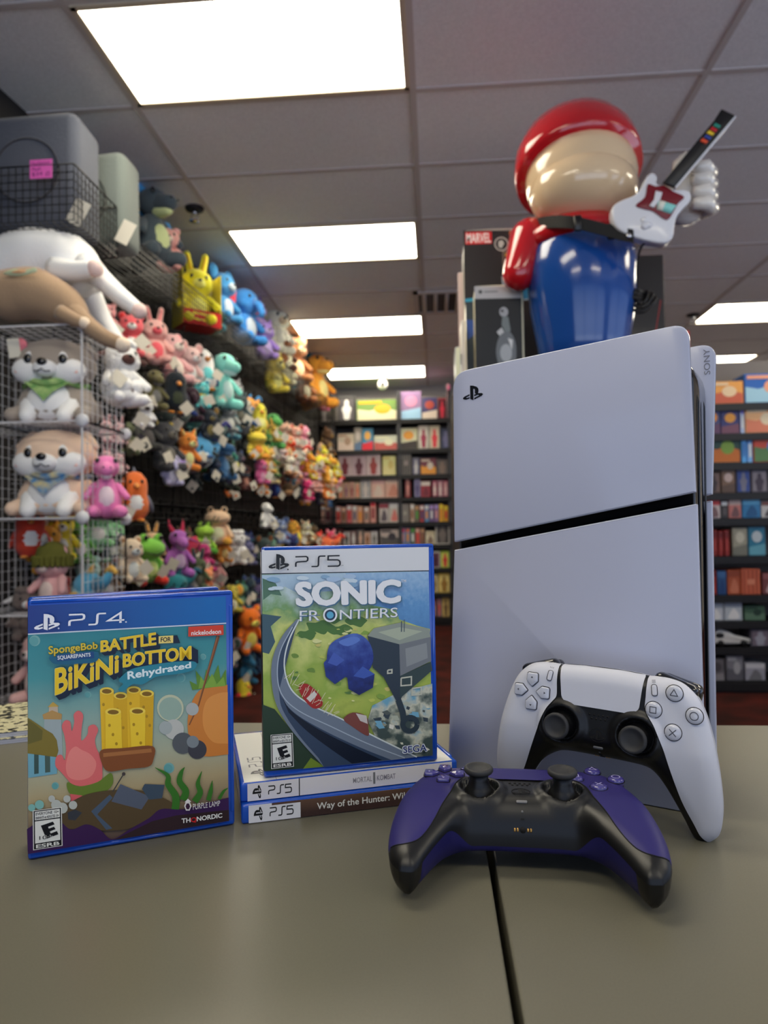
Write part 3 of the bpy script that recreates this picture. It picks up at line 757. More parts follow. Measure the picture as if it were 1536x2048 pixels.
for k in range(9):
    cx, cy_ = _rr.uniform(120, 700), _rr.uniform(300, 400); r = _rr.uniform(20, 50); a.poly(crom([(cx + r * math.cos(t), cy_ + .4 * r * math.sin(t) * _rr.uniform(.7, 1.2)) for t in np.linspace(0, 2 * PI, 8)[:-1]], 2, True), _rr.choice(((206, 222, 232), (176, 202, 222), (140, 176, 204))))
a.poly([(830, 1150), (1000, 1060), (1225, 1000), (1238, 1480), (1130, 1490), (860, 1370), (800, 1250)], pale)
a.poly([(110, 1150), (190, 1180), (300, 1320), (400, 1440), (525, 1560), (125, 1592)], (44, 62, 46)); a.poly([(430, 1500), (520, 1558), (380, 1572)], (116, 140, 48))
for k in range(46):
    cx, cy_ = _rr.uniform(850, 1215), _rr.uniform(1120, 1440)
    if cy_ < 1150 + (1000 - cx) * .3 or cy_ > 1330 + (cx - 850) * .40: continue
    r = _rr.uniform(14, 40); an = _rr.uniform(0, 1.5)
    a.poly([(cx + r * math.cos(an + t) * q, cy_ + r * .7 * math.sin(an + t) * q) for t, q in ((0, 1), (1.3, .8), (2.9, 1.1), (4.4, .7))], _rr.choice(((216, 214, 190), (186, 188, 168), (88, 98, 92), (120, 176, 200), (60, 74, 80), (236, 232, 214), (150, 152, 132))))
# stone block
a.poly([(790, 690), (830, 640), (1000, 600), (1196, 640), (1206, 690), (1000, 745)], (148, 156, 142)); a.poly([(860, 665), (1000, 630), (1150, 655), (1000, 715)], (176, 182, 160))
a.poly([(790, 690), (1000, 742), (1010, 950), (1060, 1010), (1000, 1140), (900, 960), (830, 900)], (50, 60, 74)); a.poly([(1000, 742), (1206, 690), (1213, 850), (1010, 950)], (120, 124, 128)); a.poly([(1010, 950), (1213, 855), (1222, 910), (1010, 1100)], (58, 70, 70)); a.poly([(1040, 770), (1180, 730), (1190, 830), (1050, 890)], (146, 148, 148))
a.lay(ribbon([(1012, 660), (1012, 590)], 8), (84, 94, 104)); a.lay(ribbon([(1030, 660), (1030, 580)], 6), (84, 94, 104))
for (x, y, s_) in ((1050, 985, 34), (1120, 1050, 30), (940, 922, 14)): a.lay(ribbon([(x - s_, y - s_ * .6), (x + s_, y - s_ * .9), (x + s_, y + s_ * .7), (x - s_, y + s_ * .9), (x - s_, y - s_ * .6)], 9), (200, 198, 180))
a.lay(ribbon(circ(1080, 1270, 48, 46, 18) + [circ(1080, 1270, 48, 46, 18)[0]], 34), (52, 62, 74)); a.lay(ribbon([(1000, 1110), (1030, 1190), (1040, 1250)], 40), (52, 62, 74))
# elevated curving road
ro = crom([(325, 590), (240, 690), (180, 820), (165, 950), (190, 1120), (260, 1260), (370, 1400), (515, 1558)], 7)
ri = crom([(342, 590), (280, 720), (250, 850), (260, 960), (310, 1065), (430, 1150), (640, 1245), (860, 1360), (1130, 1488)], 7)
a.poly(ro + [(1000, 1505)] + ri[::-1], (116, 130, 146))
rm = crom([(332, 600), (255, 720), (208, 850), (205, 990), (240, 1110), (330, 1210), (520, 1320), (760, 1430), (960, 1508)], 7)
a.poly(rm + [(515, 1558)] + crom([(480, 1500), (350, 1350), (240, 1180), (215, 1060)], 5), (58, 72, 96))
a.poly(crom([(228, 1080), (300, 1190), (480, 1310), (700, 1420), (900, 1510)], 6) + crom([(700, 1535), (560, 1440), (400, 1320), (280, 1200)], 6), (24, 30, 46))
a.lay(ribbon(ri, 9), (218, 222, 220)); a.lay(ribbon(crom([(300, 640), (222, 800), (205, 960), (240, 1090), (350, 1190), (560, 1290), (800, 1400), (1050, 1495)], 6), 6), (176, 188, 198))
# a plain blue faceted boulder tumbling down the road, small red stones
blu = grad('blue_rock_print', [(.1, (20, 30, 84)), (.5, (36, 56, 138)), (1, (84, 116, 196))], 2, .05, .115, .9, 120)
a.poly(crom([(540, 760), (620, 700), (720, 676), (800, 730), (830, 830), (800, 920), (720, 965), (600, 950), (530, 880)], 4, True), blu)
a.poly([(505, 870), (570, 800), (640, 850), (650, 960), (580, 1010), (520, 960)], blu); a.poly([(660, 960), (760, 890), (840, 940), (830, 1030), (740, 1080), (670, 1040)], blu); a.poly([(570, 800), (640, 850), (590, 890), (530, 870)], (70, 98, 180)); a.poly([(760, 890), (840, 940), (770, 970), (700, 955)], (64, 92, 176))
a.poly(crom([(600, 730), (700, 695), (740, 720), (660, 760)], 3, True), (96, 128, 204))
a.poly(crom([(345, 1030), (400, 1010), (480, 1080), (500, 1150), (440, 1170), (370, 1100)], 4, True), (170, 44, 40)); a.poly([(395, 1105), (445, 1055), (465, 1080), (420, 1130)], (220, 214, 206))
a.poly(crom([(640, 1240), (700, 1195), (790, 1220), (805, 1300), (800, 1350), (700, 1290)], 4, True), (126, 72, 66)); a.poly([(720, 1200), (790, 1215), (800, 1270), (750, 1250)], (206, 200, 192))
for k in range(26): a.lay(ribbon([(250 + 13 * k, 1010 + 9 * k + random.uniform(-60, 20)), (270 + 13 * k + random.uniform(0, 30), 990 + 9 * k + random.uniform(-90, 0))], 3), (232, 226, 190))
rating(a, [(168, 1350), (303, 1336), (313, 1552), (174, 1568)])
for s, q, bb in (('SONIC', [(330, 502), (992, 466), (992, 322), (318, 352)], .10),):
    a.word([text_quad(s, *[(x + 5, y + 6) for x, y in q], bb + .02)], (70, 110, 140)); a.word([text_quad(s, *q, bb)], (240, 242, 242))
a.word([text_quad('TM', (1000, 336), (1034, 334), (1034, 316), (1000, 318), .02)], (220, 226, 230))
ft = [text_quad('FR', (344, 600), (472, 592), (472, 527), (344, 533), .0), text_quad('NTIERS', (604, 586), (982, 562), (982, 500), (604, 522), .0)]
a.word([text_quad('FR', (346, 603), (476, 595), (476, 530), (346, 536), .03), text_quad('NTIERS', (606, 589), (986, 565), (986, 503), (606, 525), .03)], (84, 120, 150)); a.word(ft, (238, 242, 242))
a.word([poly2(circ(541, 557, 46, 46, 26))], (238, 242, 242), 'emblem'); a.poly(circ(541, 557, 35, 35, 24), (40, 60, 90)); a.word([poly2(circ(541, 557, 23, 23, 20))], (96, 178, 206), 'emblem')
a.poly([(344, 566), (478, 557), (478, 562), (344, 571)], (70, 110, 150))
a.word([text_quad('SEGA', (1034, 1462), (1194, 1446), (1192, 1396), (1031, 1414), .13)], (236, 240, 244)); a.word([text_quad('SEGA', (1036, 1460), (1192, 1444.5), (1190, 1398), (1033, 1415.5), .012)], (22, 44, 110))
lg = []
for pg in LOGO: lg.append(poly2([(140 + (x - 330) * 134 / 267, 272 - (1228 - y) * 104 / 183 - (x - 330) * .012 + 2) for x, y in pg]))
a.word(lg, (22, 22, 26), 'logo')
a.word(ps_word('5', (312, 250), (604, 239), (600, 172), (312, 186), .13), (26, 26, 30))
a.poly(circ(265, 268, 5), (60, 60, 64)); a.word([text_quad('TM', (606, 238), (622, 237), (622, 231), (606, 232))], (60, 60, 64))
a.done()
a = Art(case5, lambda y, z: (y, z), axes=lambda y, d, z: (d, y, z))
a.poly([(.001, .122), (.0125, .122), (.0125, H5 - .004), (.001, H5 - .004)], (214, 214, 218)); a.poly([(.001, .005), (.0125, .005), (.0125, .122), (.001, .122)], (34, 44, 58))
a.word(logo2(.0067, .155, .009, 0), (24, 24, 26), 'logo'); a.done('spine_print')

# ---- magazines on the counter edge
mp = on_z(52, 1480, CT)
for k, (lb, cc) in enumerate((('white-edged magazine lying flat on the counter beside the undersea-cover game case, under another magazine', (70, 80, 60)), ('magazine with black and cream patterned cover on top of another beside the undersea-cover game case', (40, 48, 34)))):
    r = empty('magazine', (mp[0] - .085 - .004 * k, mp[1] + .03 + .003 * k, CT + .0052 * k), label=lb, cat='magazine', group='magazines on the counter', rz=.42 + .04 * k)
    f = MB()
    for q in range(4): f.box((0, .0 + .0006 * (q % 2), .0007 + .0012 * q), (.20, .14, .0010), P('paper_edge', (196, 198, 210), rough=.7))
    f.build('page', r)
    MB().box((0, 0, .0050), (.20, .14, .0004), grad('magazine_cover_%d' % k, [(0, (24, 28, 22)), (.47, (34, 40, 30)), (.53, (206, 200, 160)), (1, (190, 186, 150))], 0, -.1, .1, 6, 130)).build('cover', r)
# ================================================================== CONTROLLERS
OUT_TOP = [(0, 44), (12, 43.8), (24, 43.2), (31.5, 42.2)]
OUT_SHELL = [(31.5, 42.2), (37, 42.6), (46, 42.2), (55, 39.5), (63, 32.5), (69, 21), (74.5, 3), (78.3, -17), (80.2, -36), (79.6, -49), (77.2, -58.0), (71.5, -64.2)]
OUT_IN = [(71.5, -64.2), (64.5, -64.4), (60.3, -60.0), (56.3, -52), (50, -40.5), (43.5, -30.5), (36.5, -25), (28, -22.6), (14, -22), (0, -22)]
BND = [(31.5, 42.2), (31.3, 30), (31.0, 20), (33.5, 15.5), (38.0, 9), (43.2, -3), (49, -20), (55.5, -38), (62.8, -52), (67.0, -60), (71.5, -64.2)]
BND_WRAP = [(31.5, 42.2), (31.3, 30), (31.0, 20), (33.5, 15.5), (38.0, 9), (43.2, -3), (48.5, -18), (53.5, -33), (58.5, -44), (63.5, -50.5), (70, -53.5), (79.0, -51.0)]
STICKS = ((-26.5, 0.0), (26.5, 0.0))
def seg_dist(Pn, poly):
    A = np.array(poly); B = np.roll(A, -1, 0); D = B - A; L2 = (D ** 2).sum(1) + 1e-12
    t = np.clip(((Pn[:, None, :] - A) * D).sum(2) / L2, 0, 1)
    return np.sqrt((((Pn[:, None, :] - A - t[..., None] * D)) ** 2).sum(2)).min(1)
def inside(Pn, poly):
    A = np.array(poly); B = np.roll(A, -1, 0); x, y = Pn[:, 0][:, None], Pn[:, 1][:, None]
    c_ = ((A[:, 1] > y) != (B[:, 1] > y)) & (x < (B[:, 0] - A[:, 0]) * (y - A[:, 1]) / (B[:, 1] - A[:, 1] + 1e-12) + A[:, 0])
    return c_.sum(1) % 2 == 1
class Pad:
    def __init__(s, wrap):
        sm = lambda p: resample(crom(p, 10), 1.5)
        s.top = sm(OUT_TOP); s.out = sm(OUT_SHELL); s.inn = sm(OUT_IN); b = BND
        if wrap:
            # the dark band closes round the grip tip: move the split of the silhouette
            k = min(range(len(s.out)), key=lambda i: (s.out[i][0] - 79.0) ** 2 + (s.out[i][1] + 51) ** 2)
            s.inn = s.out[k:-1] + s.inn; s.out = s.out[:k + 1]; b = BND_WRAP[:-1] + [s.out[-1]]
        s.bnd = sm(b)
        half = s.top + s.out[1:] + s.inn[1:]
        s.sil = half[:-1] + [(-x, y) for x, y in half[::-1]][:-1]
    def lip(s, x, y):
        ss = lambda a, b, q: (lambda t: t * t * (3 - 2 * t))(np.clip((q - a) / (b - a), 0, 1))
        return ss(46, 30, x) * ss(8, -10, y)
    def front(s, Pn, lift=True):
        d = seg_dist(Pn, s.sil); d = np.where(inside(Pn, s.sil), d, 0)
        x, y = np.abs(Pn[:, 0]), Pn[:, 1]
        g = np.clip((-4 - y) / 60, 0, 1); w = s.lip(x, y); zm = -9 - 14 * g ** 1.45 - 15 * w
        T = 9 - 2.0 * g + 15 * w
        h = np.sqrt(np.clip(1 - (1 - np.clip(d / (12.0 + 3.5 * w), 0, 1)) ** 2, 0, 1))
        z = zm + T * h
        if lift:
            r = np.hypot(x - 26.5, y)
            ss = lambda a, b, q: (lambda t: t * t * (3 - 2 * t))(np.clip((q - a) / (b - a), 0, 1))
            z = z + 2.6 * ss(19.5, 14, r) - 5.0 * ss(12.8, 11.2, r)
        return z
    def back(s, Pn):
        d = seg_dist(Pn, s.sil); d = np.where(inside(Pn, s.sil), d, 0)
        x, y = np.abs(Pn[:, 0]), Pn[:, 1]; g = np.clip((-4 - y) / 60, 0, 1); w = s.lip(x, y); zm = -9 - 14 * g ** 1.45 - 15 * w
        T = 26 - 7.0 * g - 17 * w
        return zm - T * np.sqrt(np.clip(1 - (1 - np.clip(d / 11, 0, 1)) ** 2, 0, 1))
    def fill(s, loop, zf, off=0.0):
        """triangulated surface over a closed 2-D loop (mm)"""
        L = np.array(loop); lo, hi = L.min(0), L.max(0)
        gx, gy = np.meshgrid(np.arange(lo[0], hi[0], 2.1), np.arange(lo[1], hi[1], 2.1)); gx[::2] += 1.05
        G = np.stack([gx.ravel(), gy.ravel()], 1)
        S = np.array(s.sil); Nn = np.roll(S, -1, 0) - np.roll(S, 1, 0); Nn = np.stack([Nn[:, 1], -Nn[:, 0]], 1); Nn /= np.hypot(*Nn.T)[:, None]
        rings = [S + sg * Nn * q for q in (.12, .5, 1.1, 2.0, 3.2, 4.8, 6.6, 8.8) for sg in (-1, 1)]
        ring_d = [q for q in (.12, .5, 1.1, 2.0, 3.2, 4.8, 6.6, 8.8) for _ in (0, 1)]
        pts = [G[seg_dist(G, s.sil) > 9.3]]
        for Rg, q in zip(rings, ring_d):
            dd = seg_dist(Rg, s.sil); pts.append(Rg[np.abs(dd - q) < .02 + q * .03])
        for (sx, sy) in STICKS:
            for rr in (10.8, 11.3, 11.9, 12.5, 13.2, 14.2, 15.5, 17, 18.5, 19.8):
                n = int(rr * 3); an = np.arange(n) * 2 * PI / n
                pts.append(np.stack([sx + rr * np.cos(an), sy + rr * np.sin(an)], 1))
        Pn = np.concatenate(pts); Pn = Pn[inside(Pn, loop)]; Pn = Pn[seg_dist(Pn, loop) > .35]
        key = np.round(Pn / .4).astype(int); _, ix = np.unique(key, axis=0, return_index=True); Pn = Pn[ix]
        allp = [Vector((float(a), float(b))) for a, b in list(loop) + [tuple(q) for q in Pn]]
        n = len(loop)
        vo, eo, fo, *_ = delaunay_2d_cdt(allp, [(i, (i + 1) % n) for i in range(n)], [list(range(n))], 1, 1e-4)
        V = np.array([(q[0], q[1]) for q in vo]); z = zf(V) + off
        return [(a * .001, b * .001, c * .001) for (a, b), c in zip(V, z)], [tuple(q) for q in fo]
    def zat(s, x, y): return float(s.front(np.array([[x, y]], float), False)[0])
    def basis(s, x, y):
        e = .8; z0 = s.zat(x, y); zx = (s.zat(x + e, y) - s.zat(x - e, y)) / (2 * e); zy = (s.zat(x, y + e) - s.zat(x, y - e)) / (2 * e)
        n = Vector((-zx, -zy, 1)).normalized(); ex = Vector((1, 0, zx)).normalized(); ey = n.cross(ex)
        return Matrix(((ex.x, ey.x, n.x, x * .001), (ex.y, ey.y, n.y, y * .001), (ex.z, ey.z, n.z, z0 * .001), (0, 0, 0, 1)))
def controller(label, mw, c_shell, c_back, c_btn, c_sym, wrap):
    pad = Pad(wrap)
    root = empty('game_controller', mw=mw, label=label, cat='game controller', group='two wireless game controllers')
    nm = label.split()[0]
    sh = P(nm + '_shell_plastic', c_shell, rough=.45, spec=.3, bump=(2600, .05, .0003)); bk = P(nm + '_back_plastic', c_back, rough=.45, spec=.4, bump=(2600, .05, .0003))
    bl = P('pad_black_plastic', (13, 13, 14), rough=.38, spec=.5, bump=(2600, .05, .0003)); rub = P('stick_rubber', (44, 44, 45), rough=.6); seam = P('seam_dark_gap', (8, 8, 9), rough=.8)  # near-black for seam lines, button outlines, logo and small holes
    bt = P(nm + '_button_plastic', c_btn, rough=.12, spec=.5, coat=.6); sym = P(nm + '_button_symbol', c_sym, rough=.3); glow = P('pad_grey_legend', (112, 112, 114), rough=.4); gold = P('charge_contact', (196, 150, 80), rough=.3, metal=1.0)
    mir = lambda L: [(-x, y) for x, y in L]
    shell = s_loop = pad.out + pad.bnd[::-1][1:-1]
    for L in (shell, mir(shell)[::-1]): MB().add(pad.fill(L, pad.front, .35), sh).build('shell', root)
    cen = pad.top[:-1] + pad.bnd[:-1] + pad.inn
    loop = cen[:-1] + mir(cen[1:])[::-1]
    MB().add(pad.fill(loop, pad.front), bl).build('centre_panel', root)
    if wrap:
        m = max(i for i, q in enumerate(pad.inn) if q[1] < -56.5)
        p0, p1 = pad.inn[0], pad.inn[m]; n_ = 14
        chord = [(p0[0] + (p1[0] - p0[0]) * i / n_, p0[1] + (p1[1] - p0[1]) * i / n_ + 1.6 * math.sin(PI * i / n_)) for i in range(1, n_)]
        half = pad.top + pad.out[1:] + chord + pad.inn[m:]
        main = half[:-1] + [(-x, y) for x, y in half[::-1]][:-1]
        MB().add(pad.fill(main, pad.back), bk).build('back_shell', root)
        cap = pad.inn[:m + 1] + chord[::-1]
        for L in (cap, mir(cap)[::-1]): MB().add(pad.fill(L, pad.back, -.05), bl).build('grip_cap', root)
    else: MB().add(pad.fill(pad.sil, pad.back), bk).build('back_shell', root)
    # touchpad
    tp = rounded([(-30.0, 42.6), (-27.4, 19.0), (-22.5, 15.2), (22.5, 15.2), (27.4, 19.0), (30.0, 42.6), (14, 43.6), (-14, 43.6)], [.6, 5, 3, 3, 5, .6, .1, .1], 5)
    tp = resample(tp + [tp[0]], 1.5)[:-1]
    MB().add(pad.fill(tp, lambda V: pad.front(V, False), .75), sh).build('touchpad', root)
    for sg in (-1, 1):
        f = MB(); pts = [(sg * x, y) for x, y in pad.bnd[:-1]]; z = pad.front(np.array(pts))
        f.add(tube([(x * .001, y * .001, q * .001 + .00012) for (x, y), q in zip(pts, z)], .00035, 5), seam)
        f.build('seam', root)
    # sticks
    for (sx, sy) in STICKS:
        st = MB().add(moved(lathe([(.0104, -.005), (.0104, -.0025), (.0078, .0012), (.0060, .0060), (.0064, .0104)], 28), (sx * .001, sy * .001, 0)), bl).build('thumbstick', root)
        MB().add(moved(lathe([(.0064, .0100), (.0086, .0106), (.0094, .0118), (.0093, .0134), (.0084, .0143), (.0072, .0142), (.0064, .0133), (.0030, .0130), (.0005, .0130)], 36), (sx * .001, sy * .001, 0)), rub).build('stick_cap', st)
    # direction keys
    key = rounded([(-4.0, 4.2), (-4.2, -1.6), (0, -5.8), (4.2, -1.6), (4.0, 4.2)], [1.6, 1.2, .8, 1.2, 1.6], 4)
    M0 = pad.basis(-50, 20.5)
    for k in range(4):
        M = M0 @ Matrix.Rotation(k * PI / 2, 4, 'Z') @ Matrix.Translation((0, .0092, 0))
        v, q = prism([(x * .001, y * .001) for x, y in key], -.002, .0026, .0006); v = [(a, c, b) for a, b, c in v]
        o = MB().add((v, q), bt, M).build('direction_button', root)
        f = MB(); rim = [(x * .001 * 1.08, y * .001 * 1.08, .0005) for x, y in key]
        f.add(tube(rim + [rim[0]], .0003, 4), seam, M); tri = [(-.9, .5), (.9, .5), (0, 1.9)]
        f.add(([(x * .001, y * .001, .00265) for x, y in tri], [(0, 1, 2)]), sym, M, False); f.build('button_outline', o)
    # symbol buttons
    M0 = pad.basis(50, 20.5)
    for (dx, dy, kind) in ((0, 13, 't'), (13, 0, 'o'), (0, -13, 'x'), (-13, 0, 's')):
        M = M0 @ Matrix.Translation((dx * .001, dy * .001, 0))
        o = MB().add(lathe([(.0053, -.003), (.0053, .0012), (.0048, .0021), (.0036, .0026), (.0003, .0028)], 26), bt, M).build('symbol_button', root)
        f = MB(); rim = [(.0056 * math.cos(2 * PI * q / 26), .0056 * math.sin(2 * PI * q / 26), .0003) for q in range(27)]
        f.add(tube(rim, .0003, 4), seam, M)
        if kind == 't': ss = [[(-2.4, -1.5), (2.4, -1.5), (0, 2.6), (-2.4, -1.5)]]
        elif kind == 's': ss = [[(-2, -2), (2, -2), (2, 2), (-2, 2), (-2, -2)]]
        elif kind == 'x': ss = [[(-2.2, -2.2), (2.2, 2.2)], [(-2.2, 2.2), (2.2, -2.2)]]
        else: ss = [circ(0, 0, 2.6, 2.6, 20) + [circ(0, 0, 2.6, 2.6, 20)[0]]]
        for pth in ss:
            v, q = ribbon(pth, .55); f.add(([(x * .001, y * .001, .0029) for x, y in v], q), sym, M, False)
        f.build('button_symbol', o)
    for sg, kind in ((-1, 0), (1, 1)):
        M = pad.basis(sg * 37.0, 33.5) @ Matrix.Rotation(sg * .14, 4, 'Z')
        v, q = prism(rounded([(-.0016, -.0036), (.0016, -.0036), (.0016, .0036), (-.0016, .0036)], .0015, 5), -.001, .0010, .0003); v = [(a, c, b) for a, b, c in v]
        o = MB().add((v, q), bt if wrap else sh, M).build('option_button', root)
        f = MB(); rr = rounded([(-.0019, -.0039), (.0019, -.0039), (.0019, .0039), (-.0019, .0039)], .0018, 5)
        f.add(tube([(x, y, .0005) for x, y in rr + [rr[0]]], .00022, 4), seam, M)
        for q_ in (-1, 0, 1):
            v, q = ribbon([(q_ * .0009, .0056), (q_ * .0013, .0066)] if kind == 0 else [(-.0012, .0060 + q_ * .0008), (.0012, .0060 + q_ * .0008)], .0003)
            f.add(([(x, y, .0006) for x, y in v], q), sym, M, False)
        f.build('button_outline', o)
    # emblem, speaker holes, mute key, microphone
    M = pad.basis(0, -3.2); f = MB()
    for v, q in logo2(0, 0, .0105): f.add(([(x, y, .0004) for x, y in v], q), seam, M, False)
    f.add(tube([(x * .0058, y * .0048, .0003) for x, y in circ(0, 0, 1, 1, 24)], .0002, 4), seam, M)
    f.build('logo', root)
    f = MB()
    for k in range(5): f.add(lathe([(.0008, 0), (.0008, .0003)], 8, (-.0064 + .0032 * k, .0012, 0)), seam, pad.basis(0, 9.2))
    for k in range(4): f.add(lathe([(.0008, 0), (.0008, .0003)], 8, (-.0048 + .0032 * k, -.0014, 0)), seam, pad.basis(0, 9.2))
    f.build('speaker_grille', root)
    M = pad.basis(0, -12.2)
    v, q = prism(rounded([(-.0034, -.0009), (.0034, -.0009), (.0034, .0009), (-.0034, .0009)], .0008, 4), -.001, .0009, .0002); v = [(a, c, b) for a, b, c in v]
    MB().add((v, q), glow, M).build('mute_button', root)
    M = pad.basis(0, -16.2); MB().add(lathe([(.0007, 0), (.0007, .0003)], 8), glow, M).build('microphone', root)
    # the lower lip: headset socket and charging contacts
    f = MB()
    for x in (-4.9, -3.1, 3.1, 4.9):
        f.add(lathe([(.00075, -.0002), (.0007, .0003), (.0003, .0004)], 8), gold, pad.basis(x, -20.6) @ Matrix.Scale(1.7, 4, (0, 1, 0)))
    f.build('charging_contact', root)
    f = MB().add(lathe([(.0019, 0), (.0019, .0003)], 14), seam, pad.basis(0, -20.6)); f.build('headset_socket', root)
    M = pad.basis(0, -18.4); MB().box((0, 0, .0002), (.0022, .0010, .0006), seam, M).build('microphone_slot', root)
    # shoulder keys
    sk = P('shoulder_key', (16, 16, 18), rough=.16, coat=.5)
    for sg in (-1, 1):
        o = MB().add(moved(rbox(.030, .012, .013, .0045, 3), (0, 0, 0)), sk, Matrix.Translation((sg * .0485, .0365, -.0145)) @ Matrix.Rotation(-sg * .30, 4, 'Z')).build('shoulder_button', root)
        MB().add(moved(rbox(.030, .020, .014, .005, 3), (0, 0, 0)), sk, Matrix.Translation((sg * .0485, .0315, -.0295)) @ Matrix.Rotation(-sg * .25, 4, 'Z') @ Matrix.Rotation(.35, 4, 'X')).build('trigger', root)
    return root
# purple pad lies on its back, grips towards the camera
a_ = math.atan2(.4035 - .4118, .1122 + .0150)
PURPLE_PITCH = .03
ex = np.array([math.cos(a_), math.sin(a_), 0]); ey = np.array([-math.sin(a_) * math.cos(PURPLE_PITCH), math.cos(a_) * math.cos(PURPLE_PITCH), math.sin(PURPLE_PITCH)]); ez = np.cross(ex, ey)
org = np.array([.0486, .4076, CT]) + ey * .0475 + np.array([0, 0, .0432])
controller('purple game controller with black centre lying flat, grips reaching over the counter seam', frame(ex, ey, ez, org), (44, 39, 100), (30, 28, 88), (66, 60, 128), (170, 166, 214), True)
# white pad stands on its grips, leaning on the console
LEAN = .12
ROLL = .040
ex = np.array([t_[0], t_[1], 0]); nn = np.array([t_[1], -t_[0], 0])            # nn: out of the console panel, towards the camera
ey = np.array([0, 0, 1]) * math.cos(LEAN) - nn * math.sin(LEAN); ez = np.cross(ex, ey)
ex, ey = ex * math.cos(ROLL) - ey * math.sin(ROLL), ey * math.cos(ROLL) + ex * math.sin(ROLL)
tip = np.array([.1735, .4891, CT])
S = 1.0
org = tip - ex * .0645 * S + ey * .0636 * S
mw = frame(ex * S, ey * S, ez * S, org + ez * .020)
controller('white game controller with black centre standing upright, leaning on the console', mw, (204, 205, 214), (198, 200, 210), (196, 198, 208), (70, 70, 78), False)
